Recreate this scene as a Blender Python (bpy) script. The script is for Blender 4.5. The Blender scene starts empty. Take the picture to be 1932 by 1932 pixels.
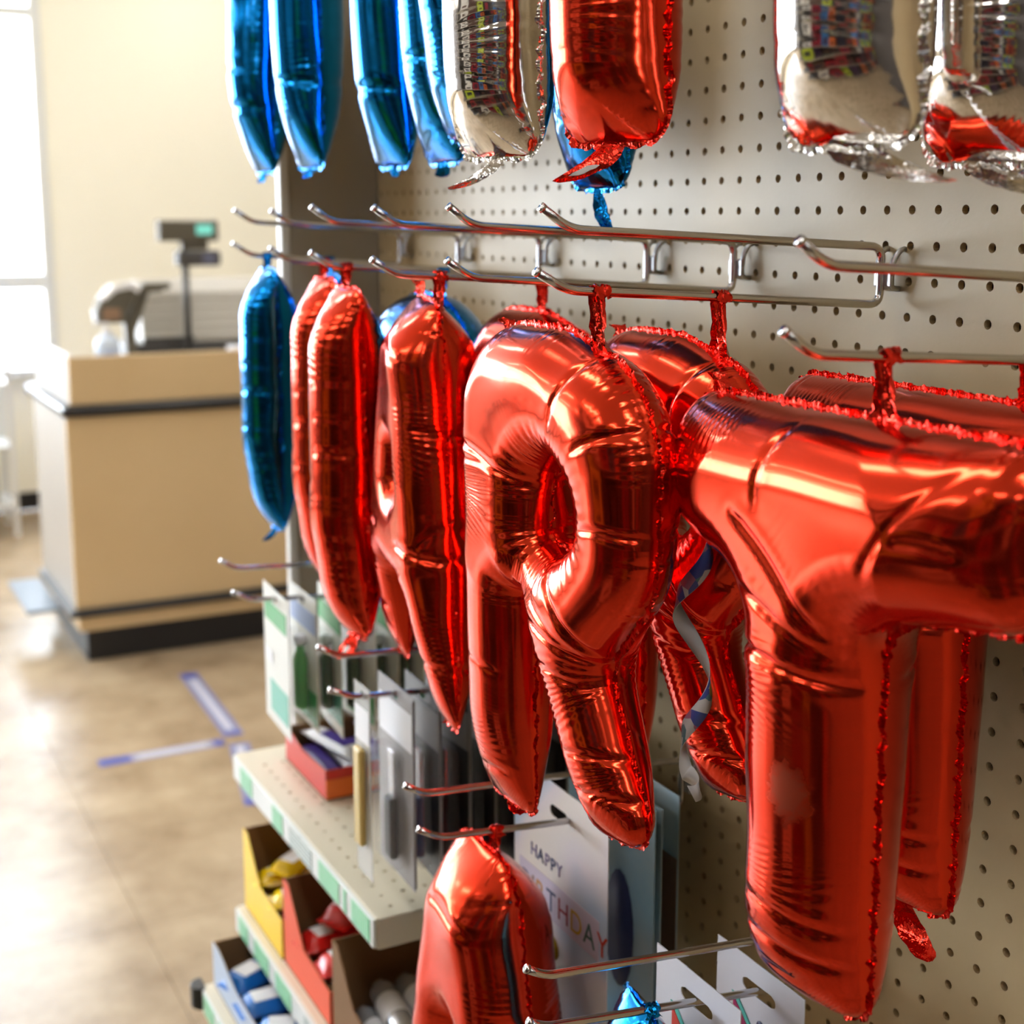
import bpy, bmesh, math, random
import numpy as np
from mathutils import Matrix, Vector, kdtree

PI = math.pi
random.seed(7)
scene = bpy.context.scene
COL = scene.collection

# ------------------------------------------------------------------ camera
cam_d = bpy.data.cameras.new('camera')
cam_d.sensor_width = 36.0
cam_d.lens = 2608.8 / 1932 * 36
cam_d.shift_y = -95.3 / 1932
cam_d.clip_start = 0.02
cam_d.clip_end = 200
cam_d.dof.use_dof = True
cam_d.dof.focus_distance = 0.93
cam_d.dof.aperture_fstop = 6.3
cam = bpy.data.objects.new('camera', cam_d)
COL.objects.link(cam)
YAW, PIT = 0.482, 0.175
cam.location = (-0.715, 0.0, 1.5)
cam.rotation_euler = (PI / 2 - PIT, 0, -YAW)
scene.camera = cam

# ------------------------------------------------------------------ world, exposure
scene.view_settings.view_transform = 'Standard'
scene.view_settings.look = 'None'
scene.view_settings.exposure = 0.36
scene.view_settings.gamma = 1.0
scene.view_settings.use_curve_mapping = False
world = bpy.data.worlds.new('daylight')
scene.world = world
world.use_nodes = True
wb = world.node_tree.nodes['Background']
wb.inputs[0].default_value = (0.80, 0.90, 1.0, 1)
wb.inputs[1].default_value = 19.0
LAMP = 13.0            # strength of the fluorescent diffusers
cy = scene.cycles
cy.use_denoising = True
cy.max_bounces = 10
cy.diffuse_bounces = 5
cy.glossy_bounces = 6
cy.transmission_bounces = 6
cy.sample_clamp_indirect = 6.0
cy.caustics_reflective = False
cy.caustics_refractive = False


# ------------------------------------------------------------------ materials
def rgb(r, g, b):
    f = lambda c: ((c / 255 + 0.055) / 1.055) ** 2.4 if c > 10 else c / 255 / 12.92
    return (f(r), f(g), f(b), 1)


MATS = {}


def mat(name, col, rough=0.5, metal=0.0, spec=0.5, coat=0.0, emit=None, bump=None, var=None, alpha=None, trans=None):
    """bump=(scale, strength); var=(scale, other colour)"""
    if name in MATS:
        return MATS[name]
    m = bpy.data.materials.new(name)
    m.use_nodes = True
    nt = m.node_tree
    b = nt.nodes['Principled BSDF']
    b.inputs['Base Color'].default_value = col
    b.inputs['Roughness'].default_value = rough
    b.inputs['Metallic'].default_value = metal
    b.inputs['Specular IOR Level'].default_value = spec
    b.inputs['Coat Weight'].default_value = coat
    b.inputs['Coat Roughness'].default_value = 0.05
    if emit:
        b.inputs['Emission Color'].default_value = emit[0]
        b.inputs['Emission Strength'].default_value = emit[1]
    if trans:
        b.inputs['Transmission Weight'].default_value = trans
    if alpha is not None:
        b.inputs['Alpha'].default_value = alpha
    if var or bump:
        tc = nt.nodes.new('ShaderNodeTexCoord')
    if var:
        n = nt.nodes.new('ShaderNodeTexNoise')
        n.inputs['Scale'].default_value = var[0]
        n.inputs['Detail'].default_value = 5
        nt.links.new(tc.outputs['Object'], n.inputs['Vector'])
        r = nt.nodes.new('ShaderNodeValToRGB')
        r.color_ramp.elements[0].position = 0.35
        r.color_ramp.elements[1].position = 0.68
        r.color_ramp.elements[0].color = col
        r.color_ramp.elements[1].color = var[1]
        nt.links.new(n.outputs['Fac'], r.inputs['Fac'])
        nt.links.new(r.outputs['Color'], b.inputs['Base Color'])
    if bump:
        n2 = nt.nodes.new('ShaderNodeTexNoise')
        n2.inputs['Scale'].default_value = bump[0]
        n2.inputs['Detail'].default_value = 3
        nt.links.new(tc.outputs['Object'], n2.inputs['Vector'])
        bp = nt.nodes.new('ShaderNodeBump')
        bp.inputs['Strength'].default_value = bump[1]
        bp.inputs['Distance'].default_value = 0.002
        nt.links.new(n2.outputs['Fac'], bp.inputs['Height'])
        nt.links.new(bp.outputs['Normal'], b.inputs['Normal'])
    MATS[name] = m
    return m


def stripes(name, a, bcol, axis, scale, rough=0.5, duty=0.5, noise=0.0):
    """printed bands along an object axis"""
    m = mat(name, a, rough)
    nt = m.node_tree
    b = nt.nodes['Principled BSDF']
    tc = nt.nodes.new('ShaderNodeTexCoord')
    w = nt.nodes.new('ShaderNodeTexWave')
    w.wave_type = 'BANDS'
    w.bands_direction = axis
    w.inputs['Scale'].default_value = scale
    w.inputs['Distortion'].default_value = noise
    nt.links.new(tc.outputs['Object'], w.inputs['Vector'])
    r = nt.nodes.new('ShaderNodeValToRGB')
    r.color_ramp.interpolation = 'CONSTANT'
    r.color_ramp.elements[0].color = a
    r.color_ramp.elements[1].color = bcol
    r.color_ramp.elements[1].position = duty
    nt.links.new(w.outputs['Fac'], r.inputs['Fac'])
    nt.links.new(r.outputs['Color'], b.inputs['Base Color'])
    return m


def blotch(name, cols, scale, rough=0.4, kind='noise'):
    """multi-coloured print"""
    m = mat(name, cols[0], rough)
    nt = m.node_tree
    b = nt.nodes['Principled BSDF']
    tc = nt.nodes.new('ShaderNodeTexCoord')
    if kind == 'noise':
        n = nt.nodes.new('ShaderNodeTexNoise')
        n.inputs['Scale'].default_value = scale
        n.inputs['Detail'].default_value = 2
        out = n.outputs['Fac']
        lo, hi = 0.3, 0.7
    else:
        n = nt.nodes.new('ShaderNodeTexVoronoi')
        n.inputs['Scale'].default_value = scale
        sp = nt.nodes.new('ShaderNodeSeparateColor')
        nt.links.new(n.outputs['Color'], sp.inputs[0])
        out = sp.outputs[0]
        lo, hi = 0.0, 1.0
    nt.links.new(tc.outputs['Object'], n.inputs['Vector'])
    r = nt.nodes.new('ShaderNodeValToRGB')
    r.color_ramp.interpolation = 'CONSTANT'
    els = r.color_ramp.elements
    while len(els) < len(cols):
        els.new(0.5)
    for i, c in enumerate(cols):
        els[i].position = lo + (hi - lo) * i / len(cols)
    for i, c in enumerate(cols):
        els[i].color = c
    nt.links.new(out, r.inputs['Fac'])
    nt.links.new(r.outputs['Color'], b.inputs['Base Color'])
    return m


def foil(name, col, rough):
    m = mat(name, col, rough, metal=1.0, coat=0.10)
    nt = m.node_tree
    b = nt.nodes['Principled BSDF']
    b.inputs['Specular Tint'].default_value = (1, 1, 1, 1)
    tc = nt.nodes.new('ShaderNodeTexCoord')
    n = nt.nodes.new('ShaderNodeTexNoise')
    n.inputs['Scale'].default_value = 55
    n.inputs['Detail'].default_value = 2
    nt.links.new(tc.outputs['Object'], n.inputs['Vector'])
    bp = nt.nodes.new('ShaderNodeBump')
    bp.inputs['Strength'].default_value = 0.05
    bp.inputs['Distance'].default_value = 0.001
    nt.links.new(n.outputs['Fac'], bp.inputs['Height'])
    nt.links.new(bp.outputs['Normal'], b.inputs['Normal'])
    return m


RED = foil('red_foil', (0.80, 0.048, 0.016, 1), 0.155)
BLUE = foil('blue_foil', (0.003, 0.20, 0.58, 1), 0.14)
SILVER = foil('silver_foil', (0.80, 0.78, 0.75, 1), 0.09)
RED_C = foil('red_foil_crinkled', (0.80, 0.035, 0.018, 1), 0.16)
BLUE_C = foil('blue_foil_crinkled', (0.005, 0.24, 0.72, 1), 0.16)
SILVER_C = foil('silver_foil_crinkled', (0.82, 0.80, 0.78, 1), 0.12)
for q in (RED_C, BLUE_C, SILVER_C):
    q.node_tree.nodes['Bump'].inputs['Strength'].default_value = 0.55
    q.node_tree.nodes['Noise Texture'].inputs['Scale'].default_value = 230
    q.node_tree.nodes['Bump'].inputs['Distance'].default_value = 0.0015
FOILS = {'red': (RED, RED_C), 'blue': (BLUE, BLUE_C), 'silver': (SILVER, SILVER_C)}

CHROME = mat('chrome_wire', (0.62, 0.62, 0.63, 1), 0.16, metal=1.0)
ZINC = mat('zinc_bracket', (0.50, 0.52, 0.54, 1), 0.3, metal=1.0)
BOARD = mat('painted_hardboard', rgb(194, 169, 128), 0.42, bump=(180, 0.08), var=(9, rgb(187, 162, 121)))
BOARD_BACK = mat('raw_hardboard', rgb(70, 54, 30), 0.8)
DIVIDER = mat('divider_paint', rgb(178, 170, 156), 0.45)
TRIM_W = mat('white_trim', rgb(236, 236, 236), 0.35)
SHELF = mat('shelf_enamel', rgb(222, 214, 192), 0.35)


# ------------------------------------------------------------------ geometry helpers
def tag(o, label=None, cat=None, group=None, kind=None):
    if label:
        o['label'] = label
    if cat:
        o['category'] = cat
    if group:
        o['group'] = group
    if kind:
        o['kind'] = kind
    return o


def link(name, me, m=None, parent=None, smooth=False):
    o = bpy.data.objects.new(name, me)
    COL.objects.link(o)
    if m is not None:
        for mm in (m if isinstance(m, (list, tuple)) else [m]):
            me.materials.append(mm)
    if parent is not None:
        o.parent = parent
    if smooth and len(me.polygons):
        me.polygons.foreach_set('use_smooth', [True] * len(me.polygons))
    return o


def pydata(name, v, f, m=None, parent=None, smooth=False):
    me = bpy.data.meshes.new(name)
    me.from_pydata([tuple(p) for p in v], [], f)
    me.update()
    return link(name, me, m, parent, smooth)


def empty(name, loc=(0, 0, 0), rz=0.0):
    o = bpy.data.objects.new(name, None)
    o.empty_display_size = 0.05
    COL.objects.link(o)
    o.location = loc
    o.rotation_euler = (0, 0, rz)
    return o


def box_mesh(name, lo, hi, bev=0.0, seg=2):
    bm = bmesh.new()
    bmesh.ops.create_cube(bm, size=1)
    s = [hi[i] - lo[i] for i in range(3)]
    c = [(hi[i] + lo[i]) / 2 for i in range(3)]
    for v in bm.verts:
        v.co = Vector([v.co[i] * s[i] + c[i] for i in range(3)])
    if bev > 0:
        bmesh.ops.bevel(bm, geom=bm.edges[:], offset=min(bev, min(abs(q) for q in s) * 0.45), segments=seg,
                        affect='EDGES', profile=0.5)
    me = bpy.data.meshes.new(name)
    bm.to_mesh(me)
    bm.free()
    return me


def box(name, lo, hi, m, parent=None, bev=0.0, seg=2):
    return link(name, box_mesh(name, lo, hi, bev, seg), m, parent)


def prism(name, poly, z0, z1, m, parent=None, axis='z', bev=0.0):
    """extrude a 2-D polygon; axis z: (x,y); axis y: (x,z); axis x: (y,z)"""
    def P(p, h):
        return {'z': (p[0], p[1], h), 'y': (p[0], h, p[1]), 'x': (h, p[0], p[1])}[axis]
    n = len(poly)
    bm = bmesh.new()
    a = [bm.verts.new(P(p, z0)) for p in poly]
    b = [bm.verts.new(P(p, z1)) for p in poly]
    bm.faces.new(a)
    bm.faces.new(b[::-1])
    for i in range(n):
        bm.faces.new((a[i], b[i], b[(i + 1) % n], a[(i + 1) % n]))
    bmesh.ops.recalc_face_normals(bm, faces=bm.faces[:])
    if bev:
        bmesh.ops.bevel(bm, geom=bm.edges[:], offset=bev, segments=2, affect='EDGES', profile=0.5)
    me = bpy.data.meshes.new(name)
    bm.to_mesh(me)
    bm.free()
    return link(name, me, m, parent)


def fillet_path(pts, r, n=6):
    pts = [Vector(p) for p in pts]
    out = [pts[0]]
    for i in range(1, len(pts) - 1):
        a, b, c = pts[i - 1], pts[i], pts[i + 1]
        u = (a - b)
        v = (c - b)
        rr = min(r, u.length * 0.49, v.length * 0.49)
        p0 = b + u.normalized() * rr
        p1 = b + v.normalized() * rr
        for k in range(n + 1):
            t = k / n
            out.append(p0 * (1 - t) ** 2 + b * 2 * t * (1 - t) + p1 * t * t)
    out.append(pts[-1])
    return out


def tube_data(path, r, seg=10, cap=True):
    path = [Vector(p) for p in path]
    V, F = [], []
    n = len(path)
    t0 = (path[1] - path[0]).normalized()
    up = Vector((0, 0, 1)) if abs(t0.z) < 0.9 else Vector((1, 0, 0))
    nrm = (up - t0 * up.dot(t0)).normalized()
    for i, p in enumerate(path):
        if i == 0:
            t = (path[1] - path[0]).normalized()
        elif i == n - 1:
            t = (path[-1] - path[-2]).normalized()
        else:
            t = ((path[i + 1] - p).normalized() + (p - path[i - 1]).normalized()).normalized()
        nrm = (nrm - t * nrm.dot(t)).normalized()
        bn = t.cross(nrm)
        for k in range(seg):
            a = 2 * PI * k / seg
            V.append(p + (nrm * math.cos(a) + bn * math.sin(a)) * r)
    for i in range(n - 1):
        for k in range(seg):
            F.append((i * seg + k, i * seg + (k + 1) % seg, (i + 1) * seg + (k + 1) % seg, (i + 1) * seg + k))
    if cap:
        F.append(tuple(range(seg))[::-1])
        F.append(tuple((n - 1) * seg + k for k in range(seg)))
    return V, F


def tubes(name, specs, m, parent=None):
    V, F = [], []
    for path, r, seg in specs:
        v, f = tube_data(path, r, seg)
        o = len(V)
        V += v
        F += [tuple(i + o for i in q) for q in f]
    ob = pydata(name, V, F, m, parent, smooth=True)
    return ob


def lathe(name, prof, m, parent=None, seg=24, loc=(0, 0, 0)):
    V, F = [], []
    n = len(prof)
    for r, z in prof:
        for k in range(seg):
            a = 2 * PI * k / seg
            V.append((loc[0] + r * math.cos(a), loc[1] + r * math.sin(a), loc[2] + z))
    for i in range(n - 1):
        for k in range(seg):
            F.append((i * seg + k, i * seg + (k + 1) % seg, (i + 1) * seg + (k + 1) % seg, (i + 1) * seg + k))
    F.append(tuple(range(seg))[::-1])
    F.append(tuple((n - 1) * seg + k for k in range(seg)))
    return pydata(name, V, F, m, parent, smooth=True)


def copy_thing(root, loc=None, label=None, group=None, matrix=None):
    r = root.copy()
    COL.objects.link(r)
    if loc is not None:
        r.location = loc
    if matrix is not None:
        r.matrix_world = matrix
    if label:
        r['label'] = label
    if group:
        r['group'] = group
    for ch in list(root.children):
        c = ch.copy()
        COL.objects.link(c)
        c.parent = r
        for g in list(ch.children):
            d = g.copy()
            COL.objects.link(d)
            d.parent = c
    return r


# ------------------------------------------------------------------ the room
WALL_Y, CEIL = 7.4, 3.1
X0, X1, Y0 = -7.0, 6.0, -4.5
CREAM = mat('cream_wall_paint', rgb(253, 249, 230), 0.7)
WHITE = mat('taupe_wall_paint', rgb(82, 74, 68), 0.7)
FLOORM = mat('vinyl_tile', rgb(206, 180, 140), 0.27, spec=0.5)
nt = FLOORM.node_tree
b_ = nt.nodes['Principled BSDF']
geo = nt.nodes.new('ShaderNodeNewGeometry')
n1 = nt.nodes.new('ShaderNodeTexNoise')
n1.inputs['Scale'].default_value = 4.5
n1.inputs['Detail'].default_value = 7
n1.inputs['Roughness'].default_value = 0.62
nt.links.new(geo.outputs['Position'], n1.inputs['Vector'])
rp = nt.nodes.new('ShaderNodeValToRGB')
rp.color_ramp.elements[0].position = 0.3
rp.color_ramp.elements[0].color = rgb(132, 110, 84)
rp.color_ramp.elements[1].position = 0.7
rp.color_ramp.elements[1].color = rgb(176, 156, 128)
nt.links.new(n1.outputs['Fac'], rp.inputs['Fac'])
nt.links.new(rp.outputs['Color'], b_.inputs['Base Color'])
GROUT = mat('tile_joint', rgb(112, 92, 68), 0.7)

fl = box('floor', (X0, Y0, -0.05), (X1, WALL_Y, -0.0035), GROUT)
tag(fl, kind='structure')
TS = 0.4572
tile_me = box_mesh('floor_tile', (-TS / 2 + 0.0007, -TS / 2 + 0.0007, -0.0035), (TS / 2 - 0.0007, TS / 2 - 0.0007, 0.0))
tile_me.materials.append(FLOORM)
nx = int((X1 - X0) / TS)
ny = int((WALL_Y - Y0) / TS)
rest_v, rest_f = [], []
for i in range(nx + 1):
    for j in range(ny + 1):
        x = X0 + (i + 0.5) * TS
        y = Y0 + (j + 0.5) * TS
        if x + TS / 2 > X1 or y + TS / 2 > WALL_Y + 0.2:
            continue
        if -0.9 < x < 3.2 and 1.6 < y:
            t = bpy.data.objects.new('floor_tile', tile_me)
            COL.objects.link(t)
            t.location = (x, y, 0)
            t.parent = fl
        else:
            o = len(rest_v)
            a = TS / 2 - 0.0007
            rest_v += [(x - a, y - a, 0), (x + a, y - a, 0), (x + a, y + a, 0), (x - a, y + a, 0)]
            rest_f.append((o, o + 1, o + 2, o + 3))
rt = pydata('floor_tile_field', rest_v, rest_f, FLOORM, fl)
tag(rt, kind='stuff')

CEILM = mat('ceiling_board', rgb(238, 236, 230), 0.8)
tag(box('ceiling', (X0, Y0, CEIL), (X1, WALL_Y, CEIL + 0.06), CEILM), kind='structure')
tag(box('wall_left', (X0 - 0.1, Y0, 0), (X0, WALL_Y, CEIL), WHITE), kind='structure')
tag(box('wall_right', (X1, Y0, 0), (X1 + 0.1, WALL_Y, CEIL), WHITE), kind='structure')
tag(box('wall_back', (X0, Y0 - 0.1, 0), (X1, Y0, CEIL), WHITE), kind='structure')
# the far wall: cream, with the shop windows left of the till
WX = 0.515            # right edge of the shop window opening
SILL, HEAD = 0.72, 2.92
wv = empty('wall_far', (0, WALL_Y, 0))
tag(wv, kind='structure')
box('wall_panel', (WX, 0, 0), (X1, 0.16, CEIL), CREAM, wv)
box('wall_apron', (X0, 0, 0), (WX, 0.16, SILL), CREAM, wv)
box('wall_lintel', (X0, 0, HEAD), (WX, 0.16, CEIL), CREAM, wv)
BLACKB = mat('black_vinyl_base', rgb(22, 22, 24), 0.4)
tag(box('baseboard_far', (X0, WALL_Y - 0.012, 0), (X1, WALL_Y, 0.095), BLACKB, bev=0.003), kind='structure')

FRAME = mat('white_window_frame', rgb(228, 230, 226), 0.4)
GLASS = mat('window_glass', (1, 1, 1, 1), 0.0, trans=1.0)
nt = GLASS.node_tree
for n in list(nt.nodes):
    if n.type == 'BSDF_PRINCIPLED':
        nt.nodes.remove(n)
tr = nt.nodes.new('ShaderNodeBsdfTransparent')
gl = nt.nodes.new('ShaderNodeBsdfGlossy')
gl.inputs['Roughness'].default_value = 0.0
mx = nt.nodes.new('ShaderNodeMixShader')
mx.inputs[0].default_value = 0.06
nt.links.new(tr.outputs[0], mx.inputs[1])
nt.links.new(gl.outputs[0], mx.inputs[2])
nt.links.new(mx.outputs[0], [n for n in nt.nodes if n.type == 'OUTPUT_MATERIAL'][0].inputs[0])
PW = 1.5
for i in range(4):
    xr = WX - i * PW
    xl = xr - PW
    w = empty('window_%d' % (i + 1), (xr, WALL_Y, 0))
    tag(w, kind='structure')
    box('window_jamb', (-0.055, -0.01, SILL), (0, 0.14, HEAD), FRAME, w, 0.004)
    box('window_jamb', (-PW, -0.01, SILL), (-PW + 0.03, 0.14, HEAD), FRAME, w, 0.004)
    box('window_sill', (-PW, -0.05, SILL - 0.03), (0.0, 0.14, SILL + 0.02), FRAME, w, 0.004)
    box('window_head', (-PW + 0.03, -0.01, HEAD - 0.05), (-0.055, 0.14, HEAD), FRAME, w, 0.004)
    box('window_rail', (-PW + 0.03, 0.0, 1.135), (-0.055, 0.10, 1.215), FRAME, w, 0.006)
    box('window_transom', (-PW + 0.03, 0.0, 2.47), (-0.055, 0.10, 2.525), FRAME, w, 0.006)
    for z0, z1 in ((SILL + 0.02, 1.135), (1.215, 2.47), (2.525, HEAD - 0.05)):
        box('pane', (-PW + 0.03, 0.045, z0), (-0.055, 0.051, z1), GLASS, w)
PAVE = mat('pale_pavement', rgb(215, 205, 200), 0.8)
tag(box('pavement', (X0 - 8, WALL_Y + 0.16, -0.2), (X1 + 8, WALL_Y + 22, -0.1), PAVE), kind='structure')
POST = mat('poster_paper', rgb(240, 240, 236), 0.6, var=(3.0, rgb(246, 236, 232)))
nt = POST.node_tree
pb = nt.nodes['Principled BSDF']
tl = nt.nodes.new('ShaderNodeBsdfTranslucent')
tl.inputs[0].default_value = rgb(240, 238, 234)
mx = nt.nodes.new('ShaderNodeMixShader')
mx.inputs[0].default_value = 0.3
nt.links.new(pb.outputs[0], mx.inputs[1])
nt.links.new(tl.outputs[0], mx.inputs[2])
nt.links.new(mx.outputs[0], [n for n in nt.nodes if n.type == 'OUTPUT_MATERIAL'][0].inputs[0])
p = box('window_poster', (-0.9, WALL_Y + 0.036, 1.25), (0.405, WALL_Y + 0.044, 2.15), POST)
tag(p, 'large pale poster fixed inside the shop window pane', 'poster')

# ceiling lights
HOUS = mat('light_housing', rgb(240, 240, 240), 0.5)
DIFF = mat('light_diffuser', (1, 1, 1, 1), 0.5, emit=((1.0, 0.985, 0.955, 1), LAMP))
first = None
for lx in (-5.6, -3.3, -1.0, 1.3, 3.6):
    for ly in (-3.2, -0.8, 1.6, 4.0, 6.3):
        if first is None:
            first = empty('ceiling_light', (lx, ly, CEIL))
            tag(first, 'long white ceiling light with a glowing diffuser set under the ceiling', 'ceiling light',
                'fluorescent ceiling lights in rows')
            box('housing', (-0.15, -0.66, -0.05), (0.15, 0.66, 0), HOUS, first, 0.004)
            box('diffuser', (-0.12, -0.62, -0.066), (0.12, 0.62, -0.0502), DIFF, first, 0.01)
        else:
            copy_thing(first, (lx, ly, CEIL))

# ------------------------------------------------------------------ pegboard gondola
INCH = 0.0254
BY0, BY1 = -0.60, 1.753
BZ0, BZ1 = 0.06, 2.30
gond = empty('pegboard_gondola', (0, 0.6, 0))
tag(gond, 'cream pegboard display wall with rows of round holes behind the foil balloons', 'pegboard')


def holes_panel(name, ys, zs, step, rad, thick, lim, m, parent, flat=False):
    """panel in the (u,v) plane with round through holes; lim=(u0,u1,v0,v1). flat: shelf deck (u=Y, v=X, down)"""
    V, F = [], []
    u0, u1, v0, v1 = lim

    def P(u, v, d):
        return (v, u, d) if flat else (d, u, v)
    ns = 12
    ang = [2 * PI * (k + 0.5) / ns for k in range(ns)]
    sq = []
    for a in ang:
        c, s = math.cos(a), math.sin(a)
        k = 0.5 / max(abs(c), abs(s))
        sq.append((c * k, s * k))
    # corners snapped so neighbouring cells meet
    h = step / 2
    for u in ys:
        for v in zs:
            o = len(V)
            for (c, s) in sq:
                cc = math.copysign(0.5, c) if abs(c) > 0.36 else c
                ss = math.copysign(0.5, s) if abs(s) > 0.36 else s
                V.append(P(u + cc * step, v + ss * step, 0))
            for a in ang:
                V.append(P(u + math.cos(a) * rad, v + math.sin(a) * rad, 0))
            for a in ang:
                V.append(P(u + math.cos(a) * rad, v + math.sin(a) * rad, thick))
            for k in range(ns):
                k2 = (k + 1) % ns
                F.append((o + k, o + ns + k, o + ns + k2, o + k2))
                F.append((o + ns + k, o + 2 * ns + k, o + 2 * ns + k2, o + ns + k2))
    a0, a1 = min(ys) - h, max(ys) + h
    b0, b1 = min(zs) - h, max(zs) + h
    for (p, q, r, s) in ((u0, a0, v0, v1), (a1, u1, v0, v1), (a0, a1, v0, b0), (a0, a1, b1, v1)):
        if q - p > 1e-5 and s - r > 1e-5:
            o = len(V)
            V += [P(p, r, 0), P(q, r, 0), P(q, s, 0), P(p, s, 0)]
            F.append((o, o + 1, o + 2, o + 3))
    return pydata(name, V, F, m, parent)


ys = [(38.652 - k) * INCH - 0.6 for k in range(-30, 44)]
zs = [1.5 + 0.005 + r * INCH for r in range(-37, 24)]
holes_panel('pegboard_panel', ys, zs, INCH, 0.0034, 0.0055, (BY0 - 0.6, BY1 - 0.6, BZ0, BZ1), BOARD, gond)
box('backing_panel', (0.03, BY0 - 0.6, BZ0), (0.055, BY1 - 0.6, BZ1), BOARD_BACK, gond)
box('end_upright', (0.0, BY1 - 0.6, 0.0), (0.055, BY1 - 0.6 + 0.03, BZ1), DIVIDER, gond, 0.002)
box('end_upright', (0.0, BY0 - 0.63, 0.0), (0.055, BY0 - 0.6, BZ1), DIVIDER, gond, 0.002)
box('kick_plate', (-0.004, BY0 - 0.6, 0.0), (0.05, BY1 - 0.6, BZ0), BLACKB, gond)
box('top_cap', (-0.006, BY0 - 0.63, BZ1), (0.061, BY1 - 0.57, BZ1 + 0.02), DIVIDER, gond, 0.002)
dv = empty('divider_panel', (0, BY1 + 0.006, 0.782))
tag(dv, 'grey upright divider panel with white edge at the far end of the pegboard', 'divider panel')
box('panel', (-0.124, -0.005, 0.0), (-0.001, 0.009, 1.5), DIVIDER, dv, 0.001)
box('edge_trim', (-0.137, -0.007, 0.0), (-0.124, 0.011, 1.5), TRIM_W, dv, 0.003)

# ------------------------------------------------------------------ peg hooks
HOOKS = {}


def peg_hook(key, Y, up, lo, label, group):
    """up/lo = (z at board, bend x, bend z, tip x, tip z)"""
    t = empty('peg_hook', (0, Y, up[0]))
    tag(t, label, 'peg hook', group)
    zu = up[0]

    def rel(x, z):
        return (x, 0, z - zu)
    st = -0.014
    path = [rel(up[3], up[4]), rel(up[1], up[2]), rel(st, up[0]), rel(st, lo[0]), rel(lo[1], lo[2]), rel(lo[3], lo[4])]
    tubes('wire', [(fillet_path(path, 0.010, 6), 0.0030, 10)], CHROME, t)
    m_ = 'tip'
    for (x, z, bx, bz) in ((up[3], up[4], up[1], up[2]), (lo[3], lo[4], lo[1], lo[2])):
        d = Vector((x - bx, 0, z - bz)).normalized()
        c = Vector(rel(x, z))
        tubes('tip', [([c - d * 0.0012, c + d * 0.0002, c + d * 0.0012], 0.0033, 10)], CHROME, t)
    h = zu - lo[0]
    zc = -h / 2
    V = []
    br = [([(-0.0105, -0.0075, zc + 0.0), (-0.0095, -0.0075, zc + 0.011), (-0.004, -0.0085, zc + 0.019), (0.008, -0.009, zc + 0.019)], 0.0021, 8),
          ([(-0.0105, 0.0075, zc + 0.0), (-0.0095, 0.0075, zc + 0.011), (-0.004, 0.0085, zc + 0.019), (0.008, 0.009, zc + 0.019)], 0.0021, 8),
          ([(-0.0105, -0.0075, zc + 0.001), (-0.0105, -0.006, zc - 0.007), (-0.004, -0.004, zc - 0.0095), (0.006, -0.004, zc - 0.0095)], 0.0021, 8),
          ([(-0.0105, 0.0075, zc + 0.001), (-0.0105, 0.006, zc - 0.007), (-0.004, 0.004, zc - 0.0095), (0.006, 0.004, zc - 0.0095)], 0.0021, 8)]
    tubes('bracket', [(fillet_path(p_, 0.004, 4), r_, s_) for p_, r_, s_ in br], ZINC, t)
    box('clip_plate', (-0.0125, -0.009, zc - 0.008), (-0.0085, 0.009, zc + 0.006), ZINC, t, 0.001)
    HOOKS[key] = (Y, lo[0], lo[1], lo[2])
    return t


def rod_z(key, X):
    Y, zb, bx, bz = HOOKS[key]
    return zb + (bz - zb) * (X + 0.014) / (bx + 0.014)


G_MID = 'wire hooks in the middle row of the pegboard'
mid = [('near', 0.560, (1.4615, -0.240, 1.4757, -0.2574, 1.488), (1.4145, -0.247, 1.4300, -0.2656, 1.4427),
        'double wire peg hook carrying the two red T balloons'),
       ('h1', 0.767, (1.4790, -0.272, 1.4922, -0.2927, 1.5057), (1.4376, -0.274, 1.4540, -0.2963, 1.4661),
        'double wire peg hook carrying the red R balloon with the ribbon beside it'),
       ('h2', 0.943, (1.4800, -0.255, 1.4939, -0.2740, 1.5075), (1.4390, -0.256, 1.4550, -0.2757, 1.4679),
        'bare double wire peg hook between the R hook and the A hook'),
       ('h3', 1.074, (1.4800, -0.261, 1.4939, -0.2808, 1.5074), (1.4380, -0.263, 1.4530, -0.2830, 1.4653),
        'double wire peg hook carrying the red A balloon'),
       ('h4', 1.278, (1.4810, -0.242, 1.4955, -0.2623, 1.5092), (1.4390, -0.244, 1.4530, -0.2640, 1.4661),
        'double wire peg hook carrying a red balloon with a blue one behind it'),
       ('h5', 1.475, (1.4800, -0.219, 1.4935, -0.2385, 1.5065), (1.4390, -0.221, 1.4530, -0.2410, 1.4665),
        'double wire peg hook carrying the red balloon next to the blue one'),
       ('h6', 1.647, (1.4810, -0.208, 1.4945, -0.2285, 1.5078), (1.4400, -0.211, 1.4550, -0.2319, 1.4682),
        'double wire peg hook nearest the divider, carrying the slim blue balloon')]
for k, Y, u, l, lb in mid:
    peg_hook(k, Y, u, l, lb, G_MID)
G_TOP = 'wire hooks in the top row of the pegboard'
DZ = 0.490
for k, Y, u, l, lb in mid:
    u2 = (u[0] + DZ, u[1], u[2] + DZ, u[3], u[4] + DZ)
    l2 = (l[0] + DZ, l[1], l[2] + DZ, l[3], l[4] + DZ)
    peg_hook('u' + k, Y, u2, l2, 'double wire peg hook in the top row holding the highest foil balloons', G_TOP)
G_LOW = 'wire hooks in the lower row of the pegboard'
peg_hook('a', 0.760, (0.958, -0.291, 0.989, -0.306, 0.998), (0.914, -0.291, 0.951, -0.304, 0.958),
         'double wire peg hook carrying the white euro-slot packs', G_LOW)
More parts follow.
